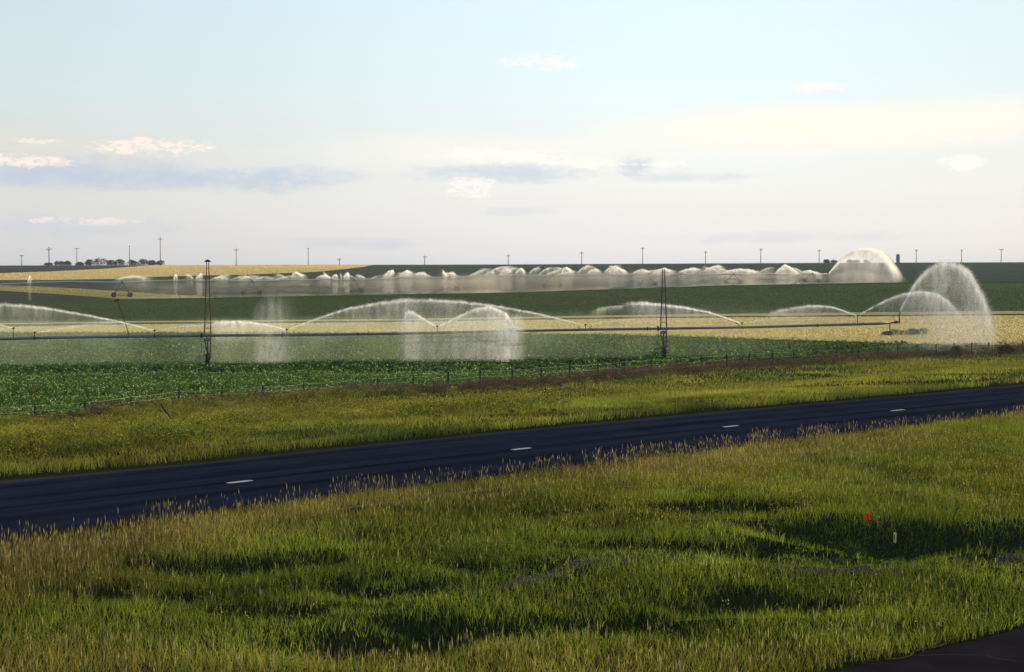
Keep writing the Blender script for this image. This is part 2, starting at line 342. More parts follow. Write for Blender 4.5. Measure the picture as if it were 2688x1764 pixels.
def parcel(name, lo, hi, rows, m, label=None):
    A, B = BD[lo], BD[hi]; t = np.linspace(0, 1, rows+1)
    Dm = np.exp(np.log(A)[None]*(1-t[:, None])+np.log(B)[None]*t[:, None]); Xm = Dm*S[None]
    Z = T(Xm, Dm)+CZ; V = np.stack([Xm, Dm, Z], -1).reshape(-1, 3)
    nc = len(S); i, j = np.meshgrid(np.arange(rows), np.arange(nc-1), indexing='ij'); i = i.ravel(); j = j.ravel()
    ok = (Dm[i+1, j]-Dm[i, j]+Dm[i+1, j+1]-Dm[i, j+1]) > 1e-3
    i, j = i[ok], j[ok]
    q = np.stack([i*nc+j, i*nc+j+1, (i+1)*nc+j+1, (i+1)*nc+j], -1)
    used = np.unique(q); remap = np.zeros(len(V), int); remap[used] = np.arange(len(used))
    o = make(name, V[used], [remap[q]], m, smooth=True); o['kind'] = 'structure'
    if label: o['label'] = label
    return o
def verge_mat():
    m = field('verge_soil', (.040, .048, .014), (.055, .058, .020), (.05, .040, .028), .3, .3, 6, .8)
    return m
M_WHEAT = field('ripe_wheat', (.88, .68, .26), (.78, .58, .21), (.64, .48, .17), .012, .16, .9, .5)
M_WHEAT2 = field('ripe_wheat_hill', (.92, .70, .30), (.84, .63, .26), (.74, .56, .23), .01, .05, .4, .4)
parcel('roadside_ground', 'start', 'c9', 520, verge_mat())
parcel('crop_field', 'c9', 'c8', 60, field('crop_soil', (.02, .05, .008), (.015, .035, .008), None, .05, .3, 2, .8))
parcel('wheat_field', 'c8', 'c7b', 24, M_WHEAT)
parcel('grass_strip', 'c7b', 'c7t', 3, field('strip_green', (.07, .085, .03), (.05, .07, .025), None, .1, .3, 1, .8))
parcel('stubble_field', 'c7t', 'c6', 3, M_WHEAT)
parcel('green_field', 'c6', 'c5', 24, field('low_green_crop', (.085, .125, .035), (.105, .115, .045), (.08, .14, .03), .012, .07, .8, .8))
parcel('bare_field', 'c5', 'c4', 8, field('bare_earth_near', (.13, .11, .085), (.11, .10, .07), None, .02, .1, .8, .8))
parcel('stubble_strip', 'c4', 'c3', 8, field('stubble_olive', (.58, .47, .16), (.46, .39, .13), None, .02, .1, .8, .8))
parcel('ploughed_field', 'c3', 'c2', 40, field('bare_earth', (.125, .13, .08), (.11, .13, .065), (.085, .13, .05), .008, .04, .4, .8))
parcel('hillside_wheat_field', 'c2', 'c1', 16, M_WHEAT2)
parcel('fallow_field', 'c1', 'crest', 8, field('fallow', (.11, .105, .085), (.09, .092, .075), None, .01, .04, .4, .5))
parcel('far_plain', 'crest', 'end', 30, field('far_plain', (.10, .12, .13), (.11, .115, .11), None, .002, .01, .05, .3))
# ------------------------------------------------------------------ road
def road_mat():
    m, nt, N, L, out = mat('asphalt'); tc = N('ShaderNodeTexCoord'); uv = N('ShaderNodeUVMap'); uv.uv_map = 'UVMap'
    sp = N('ShaderNodeSeparateXYZ'); L(uv.outputs[0], sp.inputs[0])
    def nz(scl, det=5, src=None):
        mp = N('ShaderNodeMapping'); mp.inputs['Scale'].default_value = scl; L(src or uv.outputs[0], mp.inputs[0])
        n = N('ShaderNodeTexNoise'); n.inputs['Scale'].default_value = 1; n.inputs['Detail'].default_value = det; L(mp.outputs[0], n.inputs[0]); return n.outputs[0]
    def M(op, a_, b_=None, cl=False):
        q = N('ShaderNodeMath'); q.operation = op; q.use_clamp = cl
        for i, v in enumerate((a_, b_)):
            if v is None: continue
            if isinstance(v, (int, float)): q.inputs[i].default_value = v
            else: L(v, q.inputs[i])
        return q.outputs[0]
    v = M('ADD', sp.outputs[1], M('MULTIPLY', M('SUBTRACT', nz((.15, .6, 1)), .5), .5))
    def band(c0, w):      # 1 at centre c0
        d = M('DIVIDE', M('SUBTRACT', v, c0), w); return M('EXPONENT', M('MULTIPLY', M('MULTIPLY', d, d), -1.0))
    tone = M('ADD', M('ADD', M('MULTIPLY', nz((.06, 1.6, 1), 6), 1.6), M('MULTIPLY', nz((.5, .5, 1), 6), .9)), -.15)
    for c0, w, k in ((0.12, .18, -.5), (-1.75, .6, -.3), (1.8, .5, -.2), (-3.9, .35, -.12), (3.75, .12, -.3), (-.9, .4, .2), (.9, .4, .2), (2.9, .4, .2), (-2.9, .45, .2), (4.7, .7, .15)):
        tone = M('ADD', tone, M('MULTIPLY', band(c0, w), k))
    tone = M('MAXIMUM', tone, .25)
    sh = N('ShaderNodeMapRange'); sh.interpolation_type = 'SMOOTHSTEP'; L(v, sh.inputs[0]); sh.inputs[1].default_value = 4.2; sh.inputs[2].default_value = 5.4
    cmx = N('ShaderNodeMix'); cmx.data_type = 'RGBA'; L(M('MULTIPLY', sh.outputs[0], .7), cmx.inputs[0]); cmx.inputs[6].default_value = (.0120, .0155, .0300, 1); cmx.inputs[7].default_value = (.060, .050, .046, 1)
    sc_ = N('ShaderNodeVectorMath'); sc_.operation = 'SCALE'; L(cmx.outputs[2], sc_.inputs[0]); L(tone, sc_.inputs['Scale'])
    b = N('ShaderNodeBsdfPrincipled'); L(sc_.outputs[0], b.inputs['Base Color']); b.inputs['Roughness'].default_value = .85; b.inputs['Specular IOR Level'].default_value = 0.
    bp = N('ShaderNodeBump'); bp.inputs['Strength'].default_value = .5; bp.inputs['Distance'].default_value = .02; L(nz((25, 25, 25), 3, tc.outputs['Object']), bp.inputs['Height']); L(bp.outputs[0], b.inputs['Normal'])
    L(b.outputs[0], out.inputs[0]); return m
M_ROAD = road_mat()
RZ = -6.0+.02
CL = [(0, 1337), (628, 1265), (1369, 1178), (1918, 1119), (2355, 1076.5), (2688, 1043)]
cl = np.array([flat_plane(x, y, RZ) for x, y in CL])
def ext(P, a_, b_):
    d0 = P[0]-P[1]; d1 = P[-1]-P[-2]; return np.vstack([P[0]+d0/np.linalg.norm(d0)*a_, P, P[-1]+d1/np.linalg.norm(d1)*b_])
clx = ext(cl, 60, 260)
acc = np.concatenate([[0], np.cumsum(np.linalg.norm(np.diff(clx, axis=0), axis=1))])
st = np.arange(0, acc[-1], 1.5); cx = np.interp(st, acc, clx[:, 0]); cyy = np.interp(st, acc, clx[:, 1])
kk = np.ones(9)/9; cx[4:-4] = np.convolve(cx, kk, 'valid'); cyy[4:-4] = np.convolve(cyy, kk, 'valid')
tx, ty = np.gradient(cx), np.gradient(cyy); ln = np.hypot(tx, ty); nx, ny = -ty/ln, tx/ln
def width_to(curve_px, side):
    P = ext(np.array([flat_plane(x, y, RZ) for x, y in curve_px]), 60, 260); out = []
    for i in range(len(cx)):
        best = None
        for a_, b_ in zip(P[:-1], P[1:]):
            d = b_-a_; den = nx[i]*d[1]-ny[i]*d[0]
            if abs(den) < 1e-9: continue
            w_ = ((a_[0]-cx[i])*d[1]-(a_[1]-cyy[i])*d[0])/den; u_ = ((a_[0]-cx[i])*ny[i]-(a_[1]-cyy[i])*nx[i])/den
            if -.02 <= u_ <= 1.02 and w_*side > 0 and (best is None or abs(w_) < abs(best)): best = w_
        out.append(best if best is not None else (out[-1] if out else side*5.5))
    return np.array(out)
WF = width_to([(0, 1251), (452, 1213), (791, 1177), (1242, 1134), (1807, 1081), (2259, 1043), (2688, 1004)], 1)
WN = width_to([(0, 1420), (813, 1318), (1410, 1245), (2160, 1152), (2688, 1086)], -1)
rows = []; uvs = []
FR = np.array([-1, -.8, -.6, -.4, -.2, -.05, 0, .05, .2, .4, .6, .8, 1.0])
edge_n = (fbm(st, st*0, 3, 77)-.5)*.6
for f_ in FR:
    w_ = np.where(f_ < 0, -f_*WN, f_*WF)+(edge_n if f_ == 1 else 0)
    rows.append(np.stack([cx+nx*w_, cyy+ny*w_, np.full(len(cx), RZ+CZ)+(-.06 if abs(f_) == 1 else .0)], -1)); uvs.append(np.stack([st, w_], -1))
V = np.stack(rows, 0).reshape(-1, 3); n_ = len(cx)
i, j = np.meshgrid(np.arange(len(FR)-1), np.arange(n_-1), indexing='ij'); i = i.ravel(); j = j.ravel()
q = np.stack([i*n_+j, i*n_+j+1, (i+1)*n_+j+1, (i+1)*n_+j], -1)
ro = make('highway', V, [q], M_ROAD); ro['kind'] = 'structure'
uvl = ro.data.uv_layers.new(name='UVMap'); UV = np.stack(uvs, 0).reshape(-1, 2); uvl.data.foreach_set('uv', UV[q.ravel()].astype(np.float32).ravel())
M_PAINT = simple('lane_paint', (.42, .46, .47), .6, 0, 30, .15)
for nm, (xa, ya), (xb, yb) in ((1, (597, 1268.5), (661, 1261.2)), (2, (1345, 1181), (1392, 1175.5)), (3, (1900, 1121), (1937, 1117)), (4, (2340, 1078.5), (2373, 1075.2))):
    p0 = np.array(flat_plane(xa, ya, RZ)); p1 = np.array(flat_plane(xb, yb, RZ)); d = (p1-p0)/np.linalg.norm(p1-p0); nrm = np.array([-d[1], d[0]])*.14
    ts = np.linspace(0, 1, 9); L_ = []; 
    for t in ts:
        wob = .75+.25*math.sin(math.pi*t)
        for s_ in (-1, 1): L_.append([*(p0+(p1-p0)*t+nrm*s_*wob), RZ+CZ+.006])
    qd = [[2*k, 2*k+1, 2*k+3, 2*k+2] for k in range(8)]
    o = make('lane_marking', L_, [np.array(qd)], M_PAINT); o['kind'] = 'structure'
# access road in the near right corner
ed = [flat_plane(x, y, RZ) for x, y in ((1900, 1850), (2090, 1790), (2191, 1763), (2260, 1745), (2326, 1737), (2400, 1719), (2495, 1697), (2600, 1671), (2688, 1648), (3000, 1570), (3800, 1380))]
ed = np.array(ed); k = np.linspace(0, 1, 90); ex = np.interp(k*(len(ed)-1), range(len(ed)), ed[:, 0]); ey = np.interp(k*(len(ed)-1), range(len(ed)), ed[:, 1])
ey = ey+(fbm(ex, ex*0, .8, 5)-.5)*.25
L_ = []; nr = 10
for r_ in range(nr+1):
    for x_, y_ in zip(ex, ey): L_.append([x_+r_*.62, y_-r_*.78, RZ+CZ+.012])
i, j = np.meshgrid(np.arange(nr), np.arange(89), indexing='ij'); i = i.ravel(); j = j.ravel()
q = np.stack([i*90+j, i*90+j+1, (i+1)*90+j+1, (i+1)*90+j], -1)
M_RAMP = simple('old_asphalt', (.020, .017, .022), .95, 0, 1.1, .75); M_RAMP.use_backface_culling = False
o = make('access_road', L_, [q], M_RAMP); o['kind'] = 'structure'
M_CRACK = simple('crack_filler', (.060, .052, .050), .9, 0, 20, .3)
def ribbon(name, pts, w, m, z=.018, plane=RZ, curb=0.):
    P = np.array([flat_plane(x, y, plane) for x, y in pts]); k = np.linspace(0, len(P)-1, 60)
    x_ = np.interp(k, range(len(P)), P[:, 0]); y_ = np.interp(k, range(len(P)), P[:, 1]); gx, gy = np.gradient(x_), np.gradient(y_); l_ = np.hypot(gx, gy)
    ww = w*(.5+fbm(k*3, k*0, 2, 9)); V_ = []
    for a_ in range(60):
        for s_ in (-1, 1): V_.append([x_[a_]-gy[a_]/l_[a_]*ww[a_]*s_, y_[a_]+gx[a_]/l_[a_]*ww[a_]*s_, plane+CZ+z])
    o = make(name, V_, [np.array([[2*q_, 2*q_+1, 2*q_+3, 2*q_+2] for q_ in range(59)])], m); o['kind'] = 'structure'; return o
ribbon('sealed_crack', ((2400, 1724), (2470, 1721), (2530, 1722), (2590, 1722), (2602, 1729), (2640, 1734), (2700, 1742)), .014, M_CRACK, .018)
M_CHIP = simple('broken_edge', (.085, .06, .035), .9, 0, 15, .3)
ribbon('broken_kerb_edge', ((2325, 1737), (2370, 1734), (2392, 1727), (2395, 1718)), .020, M_CHIP, .045)
ribbon('broken_kerb_edge', ((2400, 1716), (2430, 1708), (2470, 1702), (2485, 1693), (2489, 1682)), .020, M_CHIP, .045)
# pale gravel line that shows through the grass by the near pavement edge
M_GRAVEL = simple('pale_gravel', (.13, .10, .085), .95, 0, 12, .4)
ribbon('gravel_edge', ((-80, 1462), (284, 1424), (813, 1350), (1410, 1272), (1524, 1256), (1911, 1209), (2160, 1178), (2300, 1160), (2688, 1112)), .16, M_GRAVEL, .05, -6.0)
GR = np.array([flat_plane(x, y, -6.0) for x, y in ((-80, 1462), (284, 1424), (813, 1350), (1410, 1272), (1911, 1209), (2300, 1160), (2688, 1112))])
def dirt():
    k = np.linspace(0, len(TRK)-1, 160); x_ = np.interp(k, range(len(TRK)), TRK[:, 0]); y_ = np.interp(k, range(len(TRK)), TRK[:, 1]); gx, gy = np.gradient(x_), np.gradient(y_); l_ = np.hypot(gx, gy); V_ = []
    ww = (.10+.75*fbm(k*3, k*0, 2, 19))*sst((k-.4)/1.2)*.8+.02
    for a_ in range(160):
        for f_ in np.linspace(-1, 1, 9):
            X, D = x_[a_]-gy[a_]/l_[a_]*ww[a_]*f_, y_[a_]+gx[a_]/l_[a_]*ww[a_]*f_; V_.append([X, D, float(T(X, D))+CZ+.035*(1-abs(f_)**3)-.02*(abs(f_) == 1)])
    q = [[a_*9+b_, a_*9+b_+1, (a_+1)*9+b_+1, (a_+1)*9+b_] for a_ in range(159) for b_ in range(8)]
    o = make('dirt_path', V_, [np.array(q)], simple('bare_dirt', (.070, .055, .052), .95, 0, 4, .55), smooth=True); o['kind'] = 'structure'
dirt()
# ------------------------------------------------------------------ vegetation
def field_pts(n, d0, d1, smax=.40, seed=1):
    r = np.random.default_rng(seed); D = np.sqrt(r.uniform(d0*d0, d1*d1, n)); return r.uniform(-smax, smax, n)*D, D, r
def blades(X, D, h, w, lean, col, r, tipcol=None, z0=None, head=None):
    """bent two-part blades; head=(len,width,colour) adds a seed head"""
    n = len(X); z = (T(X, D)+CZ if z0 is None else z0)-.02
    th = r.uniform(0, math.pi, n); la = r.uniform(0, 2*math.pi, n); lm = lean*h*r.uniform(.3, 1.3, n)
    wx, wy = np.cos(th)*w*.5, np.sin(th)*w*.5; lx, ly = np.cos(la)*lm, np.sin(la)*lm
    P = np.zeros((n, 5, 3)); P[:, 0] = np.stack([X-wx, D-wy, z], -1); P[:, 1] = np.stack([X+wx, D+wy, z], -1)
    P[:, 2] = np.stack([X+wx*.8+lx*.35, D+wy*.8+ly*.35, z+h*.55], -1); P[:, 3] = np.stack([X-wx*.8+lx*.35, D-wy*.8+ly*.35, z+h*.55], -1)
    P[:, 4] = np.stack([X+lx, D+ly, z+h], -1)
    C_ = np.repeat(col[:, None, :], 5, 1)
    if tipcol is not None: C_[:, 4] = tipcol; C_[:, 2] = C_[:, 3] = (col+tipcol)/2
    b = np.arange(n)[:, None]*5; q = b+np.array([[0, 1, 2, 3]]); t = b+np.array([[3, 2, 4]])
    V_, C2, Q, T_ = P.reshape(-1, 3), C_.reshape(-1, 3), q, t
    if head is not None:
        hl, hw, hc = head; top = P[:, 4]; H = np.zeros((n, 4, 3)); dx, dy = np.cos(th)*hw*.5, np.sin(th)*hw*.5
        H[:, 0] = top-np.stack([lx*0, ly*0, hl*.5], -1); H[:, 1] = top+np.stack([dx, dy, hl*.05], -1); H[:, 2] = top+np.stack([lx*.1, ly*.1, hl*.75], -1); H[:, 3] = top+np.stack([-dx, -dy, hl*.05], -1)
        Q = np.vstack([Q, len(V_)+np.arange(n)[:, None]*4+np.array([[0, 1, 2, 3]])]); V_ = np.vstack([V_, H.reshape(-1, 3)]); C2 = np.vstack([C2, np.repeat(hc[:, None], 4, 1).reshape(-1, 3)])
    return V_, Q, T_, C2
def specks(cx_, cy_, cz_, n, rad, hgt, size, col, r, flatness=.5, cvar=.3, up=1.):
    """n leaf-sized quads about each centre"""
    m = len(cx_); X = np.repeat(cx_, n); Y = np.repeat(cy_, n); Z = np.repeat(cz_, n); k = m*n
    ra = np.repeat(rad, n) if hasattr(rad, '__len__') else rad; hg = np.repeat(hgt, n) if hasattr(hgt, '__len__') else hgt
    a_ = r.uniform(0, 2*math.pi, k); rr = np.sqrt(r.random(k))*ra; zz = r.random(k)**(.7)
    rr = rr*np.sqrt(np.clip(1.15-zz**2, .1, 1)); c = np.stack([X+np.cos(a_)*rr, Y+np.sin(a_)*rr, Z+zz*hg], -1)
    nn = r.normal(size=(k, 3)); nn[:, 2] = nn[:, 2]*1+flatness*2; nn /= np.linalg.norm(nn, axis=1)[:, None]
    u = np.cross(nn, r.normal(size=(k, 3))); u /= np.linalg.norm(u, axis=1)[:, None]; v = np.cross(nn, u)
    s = size*r.uniform(.6, 1.4, k)[:, None]
    P = np.stack([c-u*s, c+v*s*.45, c+u*s, c-v*s*.45], 1).reshape(-1, 3)
    cc = np.repeat(col, n, 0)*(1+cvar*r.normal(size=(k, 1))).clip(.4, 1.9); C_ = np.repeat(cc, 4, 0)
    return P, np.arange(k*4).reshape(-1, 4), np.zeros((0, 3), int), C_
def join(parts):
    V_, Q, T_, C_ = [], [], [], []; n = 0
    for v, q_, t_, c in parts:
        V_.append(v); Q.append(q_+n); T_.append(t_+n); C_.append(c); n += len(v)
    return np.vstack(V_), [np.vstack(Q), np.vstack(T_)], np.vstack(C_)
def lerp(a_, b_, t): return np.asarray(a_)[None]*(1-t[:, None])+np.asarray(b_)[None]*t[:, None]
WNm, WFm = -float(np.mean(WN)), float(np.mean(WF))
def cl_dist(X, D):       # signed distance from the lane line (+ = far side)
    sg = np.linspace(0, len(cx)-1, 160).astype(int); i = sg[np.argmin(np.hypot(X[:, None]-cx[None, sg], D[:, None]-cyy[None, sg]), 1)]
    return (X-cx[i])*nx[i]+(D-cyy[i])*ny[i], WF[i], WN[i]
def near_grass():
    parts = []
    for seed, n, kind in ((101, 330000, 'low'), (104, 190000, 'low'), (102, 95000, 'seed'), (103, 26000, 'flower')):
        X, D, r = field_pts(n, 20, 72, .41, seed)
        d, wf, wn = cl_dist(X, D); rr = ramp_r(X, D)
        gd = seg_dist(X, D, GR)
        pxx = proj(X, D, T(X, D))[0]; keep = (d < wn-.10-.9*sst((900-pxx)/900)-.5*fbm(X, D, 2.5, 66)) & (rr > .05)
        keep &= r.random(n) < np.where(gd < .35, .35, 1.)
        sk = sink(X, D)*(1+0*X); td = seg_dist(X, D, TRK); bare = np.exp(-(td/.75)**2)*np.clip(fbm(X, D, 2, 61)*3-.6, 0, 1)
        keep &= r.random(n) > bare*.72
        edge = np.clip((wn-d)/9, 0, 1)                    # 0 at the pavement, 1 well inside
        dry = np.clip(.95-edge*1.5+.9*(fbm(X, D, 7, 71)-.5)*2, 0, 1)
        px, py = proj(X, D, T(X, D))
        dry = np.clip(dry+sst((py-1640)/120)*.55*(1-.2*sst((px-1200)/900))+.12*sst((600-px)/600), 0, 1)
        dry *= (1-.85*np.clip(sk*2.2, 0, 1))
        yel = np.clip((fbm(X, D, 6, 83)-.36)*4, 0, 1)*sst((px-1200)/500)*sst((1440-py)/120)*sst((wn-d-1.5)/3)
        if kind == 'low':
            keep &= r.random(n) < (1-.35*np.clip(sk*1.5, 0, 1))
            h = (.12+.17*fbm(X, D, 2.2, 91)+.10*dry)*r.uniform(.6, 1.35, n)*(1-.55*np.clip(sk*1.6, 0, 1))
            c = lerp((.165, .215, .018), (.280, .230, .042), np.clip(dry+r.normal(0, .18, n), 0, 1)); c = c*(1-yel[:, None]*.6)+np.array([.22, .20, .02])[None]*yel[:, None]*.6
            c = c*(r.uniform(.55, 1.5, n)*(.45+1.1*fbm(X, D, 1.6, 93))*(.55+.9*fbm(X, D, 4.5, 96)))[:, None]; k = np.clip(sk*1.6, 0, 1)[:, None]; c = c*(1-k)+c*k*np.array([.45, .8, .7])  # hollow grass tinted deep green and darker, its shade put into the colour
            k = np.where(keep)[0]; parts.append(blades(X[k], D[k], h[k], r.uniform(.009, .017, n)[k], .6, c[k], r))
        elif kind == 'seed':
            keep &= (r.random(n) < (.20+.8*dry**1.2)*np.where(edge < .22, np.clip(fbm(X, D, 1.2, 67)*3.4-1.0, .12, 1), 1)) & (sk < .15)
            h = (.22+.20*dry+.20*(fbm(X, D, 1.2, 67)-.4)+.12*np.exp(-((edge*9-.9)/.8)**2))*r.uniform(.7, 1.3, n)
            c = lerp((.13, .14, .03), (.22, .17, .06), dry)*r.uniform(.7, 1.3, n)[:, None]
            hc = lerp((.24, .23, .07), (.34, .26, .10), np.clip(dry+r.normal(0, .2, n), 0, 1))*r.uniform(.6, 1.3, n)[:, None]
            k = np.where(keep)[0]; parts.append(blades(X[k], D[k], h[k], np.full(len(k), .010), .30, c[k], r, head=(.12*r.uniform(.6, 1.4, len(k)), .020, hc[k])))
        else:
            keep &= (r.random(n) < .10+.9*yel) & (sk < .15)
            k = np.where(keep)[0]; zt = T(X[k], D[k])+CZ; c = np.tile(np.array([[.34, .30, .03]]), (len(k), 1))*r.uniform(.6, 1.3, len(k))[:, None]
            parts.append(specks(X[k], D[k], zt+.16, 9, .12, .24, .017, c, r, .3))
    X, D, r = field_pts(26000, 20, 72, .41, 105); d, wf, wn = cl_dist(X, D); k = (d < wn-1) & (ramp_r(X, D) > .1) & (r.random(26000) < np.clip(fbm(X, D, 2.3, 106)*4-1.7, 0, 1)); X, D = X[k], D[k]; zt = T(X, D)+CZ
    parts.append(specks(X, D, zt, 16, .13, .16+.16*fbm(X, D, 2, 107), .020, lerp((.075, .13, .02), (.13, .17, .03), r.random(len(X))), r, .5))
    V_, Fa, C_ = join(parts)
    o = make('grass', V_, Fa, M_GRASS, col=C_); tag(o, 'tall olive and straw coloured grass between the highway and the near corner road', 'grass', kind='stuff')
near_grass()
def far_verge():
    parts = []; n = 420000
    X1, D1_, r = field_pts(270000, 42, 185, .40, 201); X2, D2_, _r = field_pts(150000, 42, 85, .40, 202); X = np.concatenate([X1, X2]); D = np.concatenate([D1_, D2_]); d, wf, wn = cl_dist(X, D); px, py = proj(X, D, T(X, D))
    lim = c9(px); keep = (d > wf-.05) & (py > lim+1) & (px > -120) & (px < 2810)
    keep &= r.random(n) < np.interp(D, [42, 90, 185], [1, .85, .6])
    X, D, px, py, d, wf = X[keep], D[keep], px[keep], py[keep], d[keep], wf[keep]; n = len(X)
    e_ = d-wf                                             # metres from the far pavement edge
    t = np.clip((py-lim[keep])/np.maximum(1, 140), 0, 1)
    must = np.clip((fbm(X, D, 7, 210)-.36)*4.5, 0, 1)*sst((1700-px)/700)*sst((e_-2.2-3*fbm(X, D, 5, 211))/2.5)
    must = np.maximum(must, .55*sst((e_-8)/8)*np.clip((fbm(X, D, 14, 215)-.42)*4, 0, 1))
    green = np.clip((fbm(X, D, 6, 220)-.4)*3, 0, 1)
    h = (.12+.16*fbm(X, D, 3, 225)+.35*must+.10*np.exp(-((e_-.7)/.9)**2))*r.uniform(.6, 1.3, n)
    c = lerp((.32, .30, .038), (.19, .25, .032), green); c = c*(1-must[:, None]*.6)+np.array([.23, .21, .02])[None]*must[:, None]*.6
    ed_ = (sst((1.5-e_)/.5)*np.clip(fbm(X, D, 2.5, 217)*2.6-.6, 0, 1))[:, None]; h = h*(1+.7*ed_[:, 0]); c = c*(1-ed_*.75)+np.array([.045, .075, .012])[None]*ed_*.75; mw = np.exp(-((e_-2.3)/.6)**2)[:, None]*.6; c = c*(1-mw)+np.array([.26, .24, .06])[None]*mw
    mown = np.exp(-((e_-2.3)/.5)**2)*sst((px-200)/400); h *= 1-.65*mown
    c = c*r.uniform(.65, 1.3, n)[:, None]*(.35+1.3*fbm(X, D, 2.5, 230))[:, None]
    w = np.interp(D, [42, 180], [.014, .045])*r.uniform(.7, 1.3, n)
    parts.append(blades(X, D, h, w, .6, c, r))
    V_, Fa, C_ = join(parts); o = make('grass', V_, Fa, M_GRASS, col=C_); tag(o, 'short yellow green grass on the verge between highway and wire fence', 'grass', kind='stuff')
    k = np.where((must > .3) & (r.random(n) < .26*must))[0]
    zt = T(X[k], D[k])+CZ; cc = lerp((.25, .235, .03), (.34, .31, .04), r.random(len(k)))
    hk = .12+1.35*fbm(X[k], D[k], 3, 233)**1.3; P1 = specks(X[k], D[k], zt+.10, 8, .28, hk, .036, cc*(.12+1.6*fbm(X[k], D[k], 2.2, 234))[:, None], r, .3)
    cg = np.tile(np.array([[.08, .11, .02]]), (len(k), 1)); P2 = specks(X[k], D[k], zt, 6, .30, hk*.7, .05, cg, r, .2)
    # rounded clumps that stand above the rest, thickest along the fence at the left
    rc = np.random.default_rng(240); xs, ys = [], []
    for _ in range(330):
        x = rc.uniform(-60, 1500)**1.0 if rc.random() < .7 else rc.uniform(-60, 700); t_ = rc.random()**1.3; y = c9(max(x, 0))+6+t_*(1251-.0915*x-c9(max(x, 0))-34)
        xs.append(x); ys.append(y)
    g = unproj(np.array(xs), np.array(ys)); zc = T(g[:, 0], g[:, 1])+CZ; m_ = len(g); hh = rc.uniform(.45, 1.0, m_)*np.interp(xs, [0, 900, 1500], [1, .9, .5])
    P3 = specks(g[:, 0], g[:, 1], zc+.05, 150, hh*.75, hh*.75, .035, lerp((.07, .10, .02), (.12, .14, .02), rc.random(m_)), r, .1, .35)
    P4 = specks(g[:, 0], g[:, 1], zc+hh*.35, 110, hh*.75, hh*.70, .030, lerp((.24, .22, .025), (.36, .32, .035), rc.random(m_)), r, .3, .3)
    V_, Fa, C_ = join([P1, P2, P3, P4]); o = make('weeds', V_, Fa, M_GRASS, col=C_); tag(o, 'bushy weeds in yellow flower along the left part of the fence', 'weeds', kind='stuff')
far_verge()
def brush():
    pts = []; r = np.random.default_rng(301)
    # px range, clumps, height
    for x0, x1, n, hh, up in ((230, 330, 26, .75, 0), (330, 900, 95, .6, 3), (900, 1000, 34, .75, 2), (1000, 1260, 75, .6, 3), (1260, 1500, 80, .7, 3), (1500, 1800, 120, .85, 1), (1800, 2130, 140, .75, 2), (2130, 2420, 170, 1.0, 0), (2420, 2720, 150, 1.1, -2), (0, 230, 14, .4, 3)):
        for _ in range(n):
            x = r.uniform(x0, x1); y = c9(x)+r.uniform(-3, 9)+up; g = unproj(x, y)[0]; pts.append((g[0], g[1], hh*r.uniform(.5, 1.3)))
    pts = np.array(pts); z = T(pts[:, 0], pts[:, 1])+CZ; n = len(pts)
    c = lerp((.115, .070, .045), (.17, .115, .07), r.random(n))
    P = specks(pts[:, 0], pts[:, 1], z, 150, pts[:, 2]*.9, pts[:, 2], .045, c, r, .1, .35)
    V_, Fa, C_ = join([P]); o = make('dry_brush', V_, Fa, M_BRUSH, col=C_); tag(o, 'brown dead brush and tumbleweed piled against the wire fence', 'brush', kind='stuff')
brush()
def crop():
    parts = []
    for seed, n, d0, d1, nl, sz in ((401, 60000, 76, 135, 9, .085), (402, 52000, 125, 235, 6, .11)):
        X, D, r = field_pts(n, d0, d1, .40, seed); px, py = proj(X, D, T(X, D))
        keep = (py < c9(px)-1) & (py > c8(px)+1) & ((D < 130) | (seed == 402))
        if seed == 402: keep &= D >= 130
        rowc = np.abs(((X*.94-D*.34)/.9) % 1-.5)*2; keep &= r.random(n) < .35+.65*rowc
        X, D = X[keep], D[keep]; m = len(X); z = T(X, D)+CZ
        c = lerp((.045, .125, .002), (.115, .225, .006), r.random(m))*(.7+.6*fbm(X, D, 6, 410))[:, None]
        g = fbm(X, D, 12, 415)
        parts.append(specks(X, D, z-.02, nl, .30, .26+.14*g, sz, c, r, .9, .35))
        k = r.random(m) < np.where(D < 149, .30, .07); cc = np.tile(np.array([[.48, .52, .20]]), (k.sum(), 1)); parts.append(specks(X[k], D[k], z[k]+.30, 2, .25, .14, sz*.8, cc, r, .8, .3))  # pale specks on top put the crop's sparkle into the colour
    V_, Fa, C_ = join(parts); o = make('crop_plants', V_, Fa, M_CROP, col=C_); tag(o, 'leafy green irrigated crop covering the field behind the fence', 'crop', kind='stuff')
crop()
def wheat_nap():
    r = np.random.default_rng(501); X, D, r = field_pts(150000, 150, 300, .40, 501); px, py = proj(X, D, T(X, D))
    k = (py < c8(px)-1) & (py > c7b(px)); X, D = X[k], D[k]; n = len(X)
    c = lerp((.90, .70, .28), (.72, .56, .21), np.clip(fbm(X, D*7, 26, 505)*1.8-.4, 0, 1))*r.uniform(.88, 1.1, n)[:, None]
    o = make('wheat', *(lambda p: (p[0], [p[1], p[2]]))(blades(X, D, .12*r.uniform(.6, 1.3, n), np.full(n, .09), .5, c, r)[:3]), M_GRASS,
             col=blades(X, D, np.full(n, .3), np.full(n, .22), .5, c, r)[3])
    tag(o, 'ripe golden wheat standing in the band behind the green crop', 'wheat', kind='stuff')
wheat_nap()
